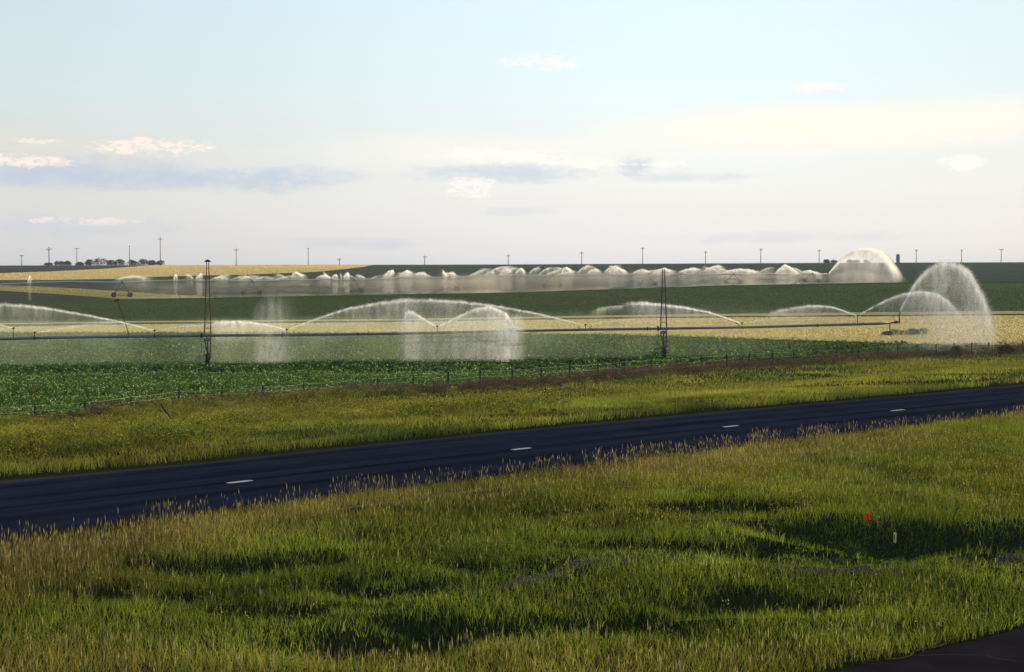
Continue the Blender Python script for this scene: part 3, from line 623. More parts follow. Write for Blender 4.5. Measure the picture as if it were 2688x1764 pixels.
def nap(name, lab, cat, n, d0, d1, lo, hi, w, h, ca, cb, seed):
    X, D, r = field_pts(n, d0, d1, .38, seed); px, py = proj(X, D, T(X, D)); k = (py < lo(px)-.3) & (py > hi(px)+.3); X, D = X[k], D[k]; n = len(X)
    c = lerp(ca, cb, np.clip(fbm(X, D*4, 40, seed)*1.8-.4, 0, 1))*r.uniform(.8, 1.2, n)[:, None]
    p = blades(X, D, h*r.uniform(.6, 1.3, n), np.full(n, w), .4, c, r); o = make(name, p[0], [p[1], p[2]], M_GRASS, col=p[3]); tag(o, lab, cat, kind='stuff')
nap('wheat', 'ripe wheat on the distant golden hillside below the skyline trees', 'wheat', 130000, 370, 899, c2, c1, .22, .22, (.88, .66, .26), (.78, .58, .22), 521)
nap('low_crop', 'low dark green crop on the slope between the two irrigation machines', 'crop', 110000, 270, 372, c6, c5, .16, .13, (.075, .125, .025), (.115, .14, .04), 522)
nap('wheat', 'olive stubble strip under the left towers of the distant machine', 'wheat', 12000, 335, 420, c4, c3, .2, .25, (.62, .50, .18), (.46, .38, .13), 523)
# green bushes standing in the wheat at the right
def shrub(name, x0, x1, ytop, ybase, label, cols=((.045, .075, .03), (.08, .11, .045)), n=500, seed=1, group=None):
    r = np.random.default_rng(seed); b = at((x0+x1)/2, ybase); W = (x1-x0)/F*b.y; H = (ybase-ytop)/F*b.y
    root = empty(name, b, label, 'bush', group)
    k = 7; cxs = r.uniform(-.42, .42, k)*W; cys = r.uniform(-.3, .3, k)*W; hs = H*np.clip(1-np.abs(cxs)/W*.9+r.normal(0, .12, k), .45, 1)
    P = specks(cxs, cys, np.zeros(k), n//k, np.full(k, W*.22), hs, max(.09, H*.12), lerp(*cols, r.random(k)), r, .1, .35)
    make('foliage', P[0], [P[1]], M_BRUSH, root, col=P[3])
    mb = MB()
    for i_ in range(3): mb.tube([(0.08*i_, 0, -.1), (cxs[i_]*.5, cys[i_]*.5, H*.55)], [.03, .012], 5)
    mb.build('stem', M_BARK, root); return root
shrub('bush', 2318, 2382, 865, 879, 'low dark green bush in the wheat beneath the end of the near sprinkler pipe', n=1100, seed=11)
shrub('bush', 2378, 2440, 861, 878, 'taller wedge shaped green bush in the wheat, right of a lower bush', n=1100, seed=12)
shrub('bush', 2350, 2378, 893, 905, 'tiny dark bush on the edge between wheat and green crop', n=350, seed=13)
shrub('bush', 2488, 2530, 905, 938, 'tall thin brown bush poking above the fence brush near a misty post', ((.13, .085, .05), (.17, .12, .07)), 300, 14)
shrub('bush', 2622, 2670, 905, 934, 'wide dark brown bush behind the last fence posts at the right edge', ((.13, .09, .05), (.17, .125, .07)), 500, 15)
# ------------------------------------------------------------------ fence
def fence():
    tops = [(0+240/2.644, 900+455/2.644), (587/2.644, 900+405/2.644), (912/2.644, 900+385/2.644), (1240/2.644, 900+345/2.644), (1540/2.644, 900+330/2.644), (1825/2.644, 900+305/2.644), (2108/2.644, 900+278/2.644)]
    tops += [(900+x/2.644, 900+y/2.644) for x, y in ((245, 238), (490, 226), (730, 202), (950, 186), (1175, 180), (1380, 162), (1575, 146), (1768, 140), (1955, 122), (2140, 110), (2320, 105))]
    tops += [(1788+x/2.603, 850+y/2.603) for x, y in ((140, 218), (308, 205), (465, 195), (625, 190), (770, 185), (925, 177), (1063, 172), (1210, 168), (1347, 147), (1478, 145), (1608, 140), (1740, 138), (1865, 132), (1985, 128), (2103, 125), (2220, 122), (2335, 115))]
    tops = [(-40, 1080)]+tops+[(2728, 890), (2770, 886)]
    base = []
    for x, y in tops:
        xx = min(max(x, 0), 2688); yb = float(c9(xx))+(x-xx)*(-.06)
        b = at(x, yb); base.append(b)
    root = empty('wire_fence', base[0], 'steel post and wire fence running between verge and green crop', 'fence'); O = base[0]
    r = random.Random(5); T_ = []
    for i_, ((x, y), b) in enumerate(zip(tops, base)):
        h = max(1.0, min(1.5, (float(proj(b.x, b.y, b.z-CZ)[1])-y)/F*b.y)); mb = MB(); lx, ly = r.uniform(-.04, .04), r.uniform(-.03, .03)
        p0 = b-O; p1 = p0+Vector((lx, ly, h)); w = .062
        mb.tube([p0+Vector((0, 0, -.3)), p1], w, 4)
        if i_ % 9 == 4: mb.tube([p0+Vector((0, 0, -.3)), p1+Vector((0, 0, .05))], .06, 6)
        mb.build('post', M_POST, root); T_.append((p0, h))
    for k_, fr in enumerate((.93, .62, .34)):
        mb = MB(); path = []
        for i_ in range(len(T_)-1):
            a_, b_ = T_[i_], T_[i_+1]
            for s_ in (0, .33, .66):
                p = a_[0].lerp(b_[0], s_); h = (a_[1]*(1-s_)+b_[1]*s_)*fr; sag = -.05*4*s_*(1-s_); path.append(p+Vector((0, -.045, h+sag)))
        mb.tube(path, .0085, 4); mb.build('wire', M_WIRE, root)
fence()
# ------------------------------------------------------------------ near pivot machine
M_SPRAY = water_mat('spray'); M_VEIL = water_mat('mist', (.82, .90, .62), 1., (.25, .25, .12), .25, .75, .55); M_SPRAYFAR = water_mat('spray_far', (1., .97, .90), 1., (.7, .7, .25), .30, .70, .5)
M_DROP = veg('water_drops', .6)
D1, D2, DE = 148.0, 153.0, 157.8
def pipeD(px): return float(np.interp(px, [-1500, 545, 1742, 2355, 2700], [139.5, D1, D2, DE-.2, 160]))
def wheel(name, root, c, axis_ang, rad=.62, w=.32):
    mb = MB(); mb.lathe([(rad*.62, -w/2), (rad*.93, -w/2), (rad, -w*.3), (rad, w*.3), (rad*.93, w/2), (rad*.62, w/2), (rad*.62, -w/2)], (0, 0, 0), 'Y', 22)
    for k_ in range(12):
        t = k_*math.pi/6; mb.box((rad*1.01*math.cos(t), 0, rad*1.01*math.sin(t)), (.06, w*.9, .10), Matrix.Rotation(-t, 3, 'Y'))
    o = mb.build(name, M_TYRE, root); o.location = c; o.rotation_euler = (0, 0, axis_ang)
    mb = MB(); mb.lathe([(.02, -.10), (.10, -.10), (.10, .10), (.02, .10)], (0, 0, 0), 'Y', 12); mb.lathe([(.02, -.02), (rad*.63, -.04), (rad*.63, .04), (.02, .02)], (0, 0, 0), 'Y', 16)
    r_ = mb.build('rim', M_RUST, o); return o
def near_pivot():
    b1 = at(545, 955); b1 = Vector((atD(545, 955, D1).x, D1, float(T(atD(545, 955, D1).x, D1))+CZ))
    x2 = atD(1742, 937, D2).x; b2 = Vector((x2, D2, float(T(x2, D2))+CZ))
    root = empty('center_pivot_sprinkler', b1, 'near pivot irrigation machine with two tall lattice masts and dark pipe across the green field', 'irrigation machine'); O = b1
    # pipe
    pp = [(-900, 897), (-300, 893), (0, 890), (130, 886.5), (340, 883.5), (545, 881), (760, 879.5), (1050, 875.5), (1344, 869), (1537, 865.5), (1742, 862.5), (1948, 859.5), (2145, 854), (2300, 850), (2336, 848)]
    path = [atD(x, y, pipeD(x))-O for x, y in pp]
    mb = MB(); mb.tube(path, .135, 12); pipe = mb.build('pipe', M_STEEL, root, True)
    for x in (91, 940, 1342, 2145, 406, 1700, 740):
        mb = MB()
        p = atD(x, float(np.interp(x, [q_[0] for q_ in pp], [q_[1] for q_ in pp])), pipeD(x))-O; mb.box(p, (.09, .36, .36)); mb.build('flange', M_DARK, pipe)
    mb = MB(); e0 = path[-1]; e1 = atD(2361, 845, DE)-O; mb.tube([e0, e1], .075, 10); mb.box(atD(2352, 846, DE)-O, (.3, .2, .28)); mb.build('end_pipe', M_DARK, root)
    def mast(px, D, b, ytop, ypipe, cap, lab):
        P = b-O; top = atD(px, ytop, D)-O; pip = atD(px, ypipe, D)-O; Hm = top.z-P.z; hp = pip.z-P.z
        wt, wb = .10, .33; mb = MB(); q = Vector((.06, .998, 0)) if px > 1000 else Vector((-.19, .982, 0)); p_ = Vector((q.y, -q.x, 0))
        corners = []
        for sx in (-1, 1):
            for sy in (-1, 1):
                a_ = pip+p_*sx*wb+q*sy*.55; t_ = top+p_*sx*wt+q*sy*.12; mb.tube([a_, t_], .042, 5); corners.append((sx, sy, a_, t_))
        ms = mb.build('mast', M_RUST, root)
        mb = MB()
        for f_ in (.10, .32, .45, .60, .78, .90):
            pr = []
            for sx, sy, a_, t_ in corners: pr.append(a_.lerp(t_, f_))
            for i_, j_ in ((0, 1), (1, 3), (3, 2), (2, 0)): mb.tube([pr[i_], pr[j_]], .022, 4)
        for i_, j_ in ((.10, .32), (.32, .6), (.6, .9)):
            for s_ in (0, 1):
                mb.tube([corners[s_][2].lerp(corners[s_][3], i_), corners[s_+2][2].lerp(corners[s_+2][3], j_)], .010, 4)
        mb.build('brace', M_STEEL, ms)
        if cap:
            mb = MB(); mb.lathe([(.02, .16), (.14, .12), (.30, .02), (.36, -.10), (.28, -.06), (.10, .02), (.02, .02)], top, 'Z', 14); mb.build('mast_cap', M_DARK, root, True)
        # carriage under the pipe
        mb = MB()
        for sy in (-1, 1):
            ax = P+q*sy*1.8+Vector((0, 0, .62))
            mb.tube([pip+p_*.3+q*sy*.3, ax+p_*.28], .045, 6); mb.tube([pip-p_*.33+q*sy*.3+Vector((0, 0, -.4)), ax+p_*.02+Vector((0, 0, .5))], .035, 6); mb.tube([ax+p_*.02, pip+Vector((0, 0, -.3))+q*sy*.2], .055, 6)
            mb.tube([ax+p_*.28, ax-p_*.1], .04, 6)
        mb.tube([P+q*1.8+Vector((0, 0, .75)), P-q*1.8+Vector((0, 0, .75))], .06, 6)
        mb.tube([P+q*-.2+p_*-.45+Vector((0, 0, 1.15)), P+p_*.4+Vector((0, 0, 1.15))], .025, 5)
        mb.build('tower_frame', M_RUST, root)
        mb = MB(); mb.box(pip+Vector((0, -.1, -.42)), (.62, .55, .30)); mb.box(pip+Vector((.05, -.1, -.24)), (.36, .3, .08)); mb.build('control_box', M_BOX, root)
        mb = MB(); mb.tube([pip+p_*-.62+Vector((0, -.15, .12)), pip+p_*-.62+Vector((0, -.15, -1.75))], .022, 5); mb.box(pip+p_*-.60+Vector((0, -.1, .02)), (.16, .4, .5)); mb.build('drain_pipe', M_DARK, root)
        for sy in (-1, 1):
            wheel('wheel', root, P+q*sy*1.8+Vector((0, 0, .58)), math.atan2(q.y, q.x), .60, .34)
        mb = MB(); mb.box(P+Vector((.10, -1.95, 1.05 if px > 1000 else .55)), (.16, .12, .24)); mb.build('gear_housing', simple('pale_housing', (.65, .6, .45), .5), root)
        # stay cables out to the pipe
        for s_ in (-1, 1):
            xs_ = px+s_*520; e_ = atD(xs_, float(np.interp(xs_, [q_[0] for q_ in pp], [q_[1] for q_ in pp])), pipeD(xs_))-O
            mb = MB(); mb.tube([top+Vector((0, 0, .05)), top.lerp(e_, .5)+Vector((0, 0, -.2)), e_+Vector((0, 0, .13))], .0045, 4); mb.build('stay_cable', M_STEEL, root)
    mast(545, D1, b1, 685, 881, True, '')
    mast(1742, D2, b2, 707, 862.5, False, '')
    # risers with sprinkler heads
    for x, yb, yt in ((35, 889, 862), (91, 888, 873), (406, 882, 868), (753, 879.5, 865), (1148, 874, 857), (1537, 865.5, 853), (1948, 859.5, 848), (2251, 851.5, 829)):
        a_ = atD(x, yb, pipeD(x))-O; t_ = atD(x, yt, pipeD(x))-O
        mb = MB(); mb.tube([a_, t_], .035, 6); s = mb.build('riser', M_RUST, root)
        mb = MB(); mb.tube([t_+Vector((-.16, 0, -.02)), t_+Vector((.16, 0, .05))], .045, 6); mb.tube([t_+Vector((0, 0, -.06)), t_+Vector((0, 0, .12))], .06, 8); mb.build('nozzle', M_DARK, s)
    for x, yb, dx, dy in ((745, 878, -5, -9), (972, 875, -7, -6), (1318, 868, 7, -5), (1525, 864, -7, -4), (1546, 864, 8, -8), (1942, 857, -12, -12)):
        a_ = atD(x, yb, pipeD(x))-O; t_ = atD(x+dx, yb+dy, pipeD(x))-O; mb = MB(); mb.tube([a_+Vector((0, 0, -.1)), (a_+t_)/2+Vector((0, 0, .05)), t_], .04, 6); mb.build('gooseneck', M_DARK, root)
    a_ = atD(2361, 847, DE)-O; t_ = atD(2361, 823, DE)-O; mb = MB(); mb.tube([a_+Vector((0, 0, -.12)), t_], .06, 8); mb.tube([t_, atD(2366, 815, DE)-O], [.06, .035], 8); mb.build('end_gun', M_RUST, root)
    a_ = atD(2336, 849, DE-.3)-O; t_ = atD(2336, 871, DE-.3)-O; mb = MB(); mb.tube([a_, t_], .055, 8); mb.build('drop_pipe', M_RUST, root)
    # slanting rod with a dark bracket, leaning up and away from the pipe
    a_ = atD(340, 883, pipeD(340))-O; t_ = atD(307, 788, pipeD(340)+1.5)-O; mb = MB(); mb.tube([a_, a_.lerp(t_, .5)+Vector((.06, 0, 0)), t_], .045, 5); mb.box(t_, (.5, .12, .16), Matrix.Rotation(-.35, 3, 'Y')); mb.build('leaning_strut', M_RUST, root)
    return O
near_pivot()
# ------------------------------------------------------------------ sprayed water
def spray(name, label, path_px, Dfn, core=.95, wc=(.06, .5), cur=.3, L=1.5, floor=.1, drop=None, yaw=0., soft=.12, nu=120, nw=34, th=(.10, .9), mtl=None, group=None, seed=0, prof=None, fade=(.0, .12), drops=0, dsz=.02, coreend=.3, top_wob=.12, cat='water jet', kind=None, botfade=.25, low=0.):
    """a sheet of sprayed water of real thickness: a stream that breaks up and falls; 'dens' is how much water hangs there"""
    r = np.random.default_rng(seed); path_px = np.array(path_px, float)
    seg = np.concatenate([[0], np.cumsum(np.hypot(*np.diff(path_px, axis=0).T))]); seg /= seg[-1]
    # smooth the polyline (Catmull-Rom like, by resampling and blurring)
    uu = np.linspace(0, 1, nu); qx = np.interp(uu, seg, path_px[:, 0]); qy = np.interp(uu, seg, path_px[:, 1])
    if len(path_px) > 2:
        kw = max(3, nu//12)|1; kn = np.hanning(kw+2)[1:-1]; kn /= kn.sum(); h_ = kw//2
        def sm(v): e0 = 2*v[0]-v[1:h_+1][::-1]; e1 = 2*v[-1]-v[-h_-1:-1][::-1]; return np.convolve(np.concatenate([e0, v, e1]), kn, 'valid')
        qx, qy = sm(qx), sm(qy)
    D0 = Dfn(path_px[0, 0]); W = np.array([atD(x, y, D0) for x, y in zip(qx, qy)])
    if yaw:
        Dn = D0+yaw*(W[:, 0]-W[0, 0]); W = np.array([atD(x, y, d) for x, y, d in zip(qx, qy, Dn)])
    ground = T(W[:, 0], W[:, 1])+CZ
    dz = W[:, 2]-ground if drop is None else np.minimum(W[:, 2]-ground, drop)
    dz = np.maximum(dz, .2)
    slope = np.abs(np.gradient(W[:, 2])/np.maximum(1e-4, np.abs(np.gradient(np.hypot(W[:, 0], W[:, 1])))+np.abs(np.gradient(W[:, 0])))); st_ = np.clip(np.sqrt(1+slope**2), 1, 2.6)
    core_w = (wc[0]+(wc[1]-wc[0])*uu)*st_
    j = np.linspace(0, 1, nw)**1.6; w = -soft*2+(dz[:, None]+soft*2)*j[None, :]
    if prof is None: prof = [(0, 0), (.25, .35), (.7, 1), (1, .8)]
    pf = np.interp(uu, [p[0] for p in prof], [p[1] for p in prof])
    cn = .65+.7*np.interp(uu*40, np.arange(41), r.random(41)); cn2 = .75+.5*np.interp(uu*14, np.arange(15), r.random(15))
    ca = core*(1-(1-coreend)*uu**1.5)*(1-uu*.55*np.interp(uu*55, np.arange(56), r.random(56)))
    A = ca[:, None]*np.exp(-(np.maximum(w, 0)/core_w[:, None])**1.6)+(cur*pf*cn*cn2)[:, None]*np.exp(-np.maximum(w, 0)/L)+(floor*pf*cn2)[:, None]+(low*pf*cn)[:, None]*j[None]**2
    sf = soft*(.25+.9*uu)[:, None]; A = A*sst((w+sf*2)/(sf*2.0))
    A *= sst(uu/max(fade[0], 1e-6))[:, None] if fade[0] > 0 else 1
    A *= sst((1-uu)/max(fade[1], 1e-6))[:, None] if fade[1] > 0 else 1
    if drop is not None: A = A*sst((1-j)/botfade)[None]
    A[:, 0] = 0; A = np.clip(A, 0, .97)
    a1 = 1-np.sqrt(1-A)                                    # two skins make up the sheet
    O = W[0].copy(); g = np.stack([np.repeat(W[:, :1], nw, 1), np.repeat(W[:, 1:2], nw, 1), W[:, 2:3]-w], -1)
    rag = np.interp(uu*38, np.arange(39), r.normal(0, 1, 39)); g[..., 2] += (uu**1.3*.5*soft*rag)[:, None]*np.exp(-j*6)[None]
    if top_wob: g[..., 2] += (top_wob*(uu*(fbm(qx*.12, qx*0+seed, 1, 3+seed % 9)-.5)))[:, None]
    tt = (th[0]+(th[1]-th[0])*uu)[:, None]*.5*np.sin(np.pi*np.clip(j, .02, 1))[None]**.5*np.ones_like(w); tt[:, 0] = 0; tt[:, -1] = .02
    Fr = g.copy(); Bk = g.copy(); Fr[..., 1] -= tt; Bk[..., 1] += tt
    V_ = np.concatenate([Fr.reshape(-1, 3), Bk.reshape(-1, 3)])-O; n2 = nu*nw
    i, jj = np.meshgrid(np.arange(nu-1), np.arange(nw-1), indexing='ij'); i = i.ravel(); jj = jj.ravel(); q = np.stack([i*nw+jj, (i+1)*nw+jj, (i+1)*nw+jj+1, i*nw+jj+1], -1)
    rim = [[i_, i_+1, n2+i_+1, n2+i_] for i_ in range(nw-1)]+[[(nu-1)*nw+i_+1, (nu-1)*nw+i_, n2+(nu-1)*nw+i_, n2+(nu-1)*nw+i_+1] for i_ in range(nw-1)]
    rim += [[i_*nw, n2+i_*nw, n2+(i_+1)*nw, (i_+1)*nw] for i_ in range(nu-1)]+[[i_*nw+nw-1, (i_+1)*nw+nw-1, n2+(i_+1)*nw+nw-1, n2+i_*nw+nw-1] for i_ in range(nu-1)]
    al = np.concatenate([a1.ravel(), a1.ravel()])
    o = make(name, V_, [np.vstack([q, q[:, ::-1]+n2, np.array(rim)])], mtl or M_SPRAY, smooth=True, attr={'dens': al}); o.location = O
    tag(o, label, cat, group, kind)
    if drops:
        pr = A.ravel()*np.repeat(np.gradient(j)[None], nu, 0).ravel(); pr = pr*np.repeat(dz, nw); pr /= pr.sum(); idx = r.choice(len(pr), drops, p=pr); c = g.reshape(-1, 3)[idx]-O
        ta = np.repeat((th[0]+(th[1]-th[0])*uu)[:, None], nw, 1).ravel()[idx]
        c = c+np.stack([r.normal(0, .16, drops), r.normal(0, .35, drops)*ta, r.normal(0, .13, drops)], -1)
        s = dsz*r.uniform(.5, 1.4, drops)[:, None]; e1 = r.normal(size=(drops, 3)); e1 /= np.linalg.norm(e1, axis=1)[:, None]; e2 = np.cross(e1, r.normal(size=(drops, 3))); e2 /= np.linalg.norm(e2, axis=1)[:, None]; e3 = np.cross(e1, e2)
        P = np.stack([c+e1*s, c-e1*s*.6+e2*s, c-e1*s*.6-e2*s*.6+e3*s, c-e1*s*.6-e2*s*.6-e3*s], 1).reshape(-1, 3); b = np.arange(drops)[:, None]*4
        make('droplets', P, [np.vstack([b+np.array([[0, 1, 2]]), b+np.array([[0, 2, 3]]), b+np.array([[0, 3, 1]]), b+np.array([[1, 3, 2]])])], M_DROP, o, col=np.full((drops*4, 3), .92))
    return o
GN = 'jets from the near irrigation machine'
J = [
 ('wide jet arching off the left edge from the riser left of the taller mast', [(404, 868), (368, 858), (300, 842), (200, 823), (120, 810), (60, 803), (0, 801), (-90, 808)], dict(core=.8, wc=(.05, .22), cur=.22, L=1.2, floor=.10, drop=3.2, fade=(0, .05), coreend=.55, seed=1, yaw=.05)),
 ('faint thin jet leaving the frame at the far left just above the pipe', [(34, 861), (10, 856), (-20, 851), (-80, 845)], dict(core=.7, wc=(.04, .1), cur=.1, L=.5, floor=.03, drop=1.2, seed=2)),
 ('low faint jet rising over the yellow strip at the left from the second riser', [(93, 873), (120, 869), (180, 860), (240, 852), (300, 847), (350, 846)], dict(core=.45, wc=(.04, .14), cur=.12, L=.6, floor=.05, drop=1.5, seed=3, fade=(0, .3))),
 ('short faint jet pointing right just left of the taller mast', [(412, 868), (440, 863), (475, 858), (540, 853), (600, 850)], dict(core=.5, wc=(.04, .15), cur=.12, L=.5, floor=.05, drop=1.4, seed=4, fade=(0, .3), yaw=.4)),
 ('dense bright low spray spreading leftwards to the taller mast', [(750, 866), (735, 861), (700, 853), (660, 848), (610, 847), (570, 850), (548, 854)], dict(core=.9, wc=(.08, .75), cur=.5, L=1.0, floor=.12, drop=2.3, seed=5, fade=(0, .12), coreend=.8, yaw=-.3, drops=2500)),
 ('very long jet rising rightwards from beside the taller mast into the wide arch', [(756, 865), (800, 849), (865, 826), (925, 809), (990, 799), (1062, 791), (1110, 789)], dict(core=.85, wc=(.05, .22), cur=.30, L=1.3, floor=.12, drop=3.4, seed=6, fade=(0, .16), coreend=.75, yaw=.1, drops=2500)),
 ('very long jet rising leftwards to meet the top of the wide arch', [(1534, 854), (1470, 838), (1400, 822), (1330, 809), (1250, 798), (1180, 792), (1120, 790), (1062, 790), (1010, 794)], dict(core=.85, wc=(.05, .22), cur=.28, L=1.3, floor=.10, drop=3.4, seed=7, fade=(0, .16), coreend=.5, yaw=.1, drops=2500)),
 ('short bright jet with a blunt head, left one of the pair under the wide arch', [(1146, 858), (1125, 846), (1100, 831), (1085, 823), (1072, 820), (1064, 824), (1060, 838)], dict(core=.92, wc=(.06, .42), cur=.40, L=1.1, floor=.22, seed=8, fade=(0, .14), coreend=.8, yaw=-.5, prof=[(0, 0), (.3, .05), (.6, .7), (.85, .7), (1, .4)], drops=2500)),
 ('bright jet curling over and falling as a white column under the wide arch', [(1150, 857), (1190, 838), (1225, 821), (1255, 811), (1285, 808), (1310, 815), (1332, 830), (1347, 850), (1356, 880)], dict(core=.95, wc=(.06, .55), cur=.55, L=1.6, floor=.22, low=.10, seed=9, fade=(0, .20), coreend=.7, yaw=-.3, prof=[(0, 0), (.25, .1), (.55, .35), (.78, .8), (1, .6)], drops=5000)),
 ('long jet ending in a blunt tip that crosses in front of the shorter mast', [(1945, 849), (1915, 838), (1865, 821), (1800, 809), (1742, 801), (1690, 798), (1650, 798), (1620, 802)], dict(core=.9, wc=(.05, .26), cur=.30, L=1.0, floor=.10, drop=2.6, seed=10, fade=(0, .22), coreend=.9, yaw=-.1, drops=2500)),
 ('faint ragged tail of spray below the blunt tip left of the shorter mast', [(1640, 803), (1600, 806), (1570, 813), (1540, 826)], dict(core=.3, wc=(.3, .3), cur=.15, L=.8, floor=.05, drop=1.8, seed=11, fade=(.1, .4), yaw=-.2)),
 ('faint thin jet rising right towards the shorter mast over the wheat', [(1540, 853), (1570, 848), (1620, 842), (1680, 839), (1720, 838)], dict(core=.55, wc=(.04, .15), cur=.12, L=.5, floor=.05, drop=1.4, seed=12, fade=(0, .3), yaw=.3)),
 ('short thin jet just right of the riser that feeds the blunt jet', [(1950, 849), (1970, 846), (2000, 842), (2030, 838)], dict(core=.5, wc=(.04, .12), cur=.1, L=.5, floor=.03, drop=1.0, seed=13, fade=(0, .35), yaw=.3)),
 ('low humped jet over the green strip left of the last tall riser', [(2249, 828), (2225, 820), (2190, 808), (2155, 804), (2120, 805), (2080, 811), (2030, 822), (1990, 835)], dict(core=.85, wc=(.05, .32), cur=.28, L=1.0, floor=.10, drop=2.2, seed=14, fade=(0, .25), coreend=.35, yaw=.1, drops=2000)),
 ('jet rising behind the end gun stream and breaking into a drifting plume', [(2253, 828), (2290, 807), (2330, 787), (2365, 774), (2400, 768), (2435, 768), (2458, 773), (2480, 784), (2510, 815), (2540, 850)], dict(core=.85, wc=(.05, .6), cur=.42, L=1.8, floor=.13, seed=15, fade=(0, .15), coreend=.35, yaw=.35, prof=[(0, 0), (.3, .3), (.6, 1), (1, .8)], drops=4000)),
 ('tall end gun plume arching high over the right end of the near machine', [(2363, 816), (2376, 790), (2398, 752), (2420, 724), (2445, 706), (2470, 696), (2492, 693), (2515, 699), (2540, 717), (2562, 745), (2580, 780), (2596, 820), (2610, 865), (2616, 900)], dict(core=.97, wc=(.07, 1.0), cur=.60, L=2.6, floor=.12, seed=16, fade=(0, .30), coreend=.22, yaw=.12, nu=180, nw=46, th=(.1, 2.0), prof=[(0, 0), (.15, .15), (.35, .75), (.55, 1), (.75, .8), (1, .3)], drops=16000, soft=.3)),
]
for lab, path, kw in J:
    kw['floor'] *= .6; kw['cur'] *= .85; kw['soft'] = kw.get('soft', .12)*1.5; kw['wc'] = (kw['wc'][0]*.85, kw['wc'][1]*.7); kw['drops'] = int(kw.get('drops', 0)*1.6); spray('water_jet', lab, path, lambda x: pipeD(x), group=GN, **kw)
# fine mist hanging under the near pipe down to the crop
spray('mist', 'thin veil of fine mist hanging from the near pipe down to the green crop', [(-260, 845), (100, 850), (500, 852), (760, 850), (1100, 845), (1400, 842), (1700, 838), (2000, 836), (2150, 842), (2230, 850)], lambda x: 147.2, core=0, cur=.06, L=3, floor=.15, yaw=.085, soft=.8, nu=260, nw=40, th=(1.5, 1.5), mtl=M_VEIL, seed=30, prof=[(0, .9), (.20, .85), (.28, .45), (.33, .95), (.50, .8), (.60, .6), (.72, .55), (.85, .5), (1, .3)], fade=(.05, .10), cat='mist', kind='stuff', top_wob=.6)
spray('falling_spray', 'pale column of falling drops right of the taller mast, under the dense low spray', [(640, 850), (675, 830), (705, 818), (740, 834), (800, 856)], lambda x: 148.4, core=0, cur=.10, L=2.5, floor=.10, low=.26, yaw=.1, soft=2.2, nu=50, nw=30, th=(1, 1), seed=31, prof=[(0, .3), (.3, 1), (.6, .9), (1, .2)], fade=(.45, .5), cat='falling water', top_wob=.3)
spray('falling_spray', 'broad faint curtain of falling drops under the left jet of the arched pair', [(1030, 852), (1080, 842), (1160, 846), (1250, 846), (1330, 842)], lambda x: 148.6, core=0, cur=.08, L=2.5, floor=.15, yaw=.1, soft=.5, nu=80, nw=30, th=(1, 1), seed=32, prof=[(0, 1), (.4, .8), (.8, 1.2), (1, 1.4)], fade=(.14, .08), cat='falling water', top_wob=.3)
spray('falling_spray', 'bright white column of water dropping to the crop at the middle of the field', [(1290, 856), (1330, 840), (1352, 838), (1392, 856)], lambda x: 148.8, core=0, cur=.15, L=2.5, floor=.42, yaw=.1, soft=.5, nu=40, nw=30, th=(.8, .8), seed=33, prof=[(0, .5), (.4, 1.1), (.65, 1.0), (1, .3)], fade=(.35, .35), cat='falling water', top_wob=.1)
spray('falling_spray', 'soft drifting spray falling on the wheat beyond the end gun', [(2400, 850), (2460, 835), (2530, 828), (2590, 835), (2640, 860)], lambda x: 160.5, core=0, cur=.10, L=3, floor=.13, yaw=.05, soft=1.0, nu=60, nw=30, th=(1.4, 1.4), seed=34, fade=(.3, .3), cat='falling water', top_wob=.2)
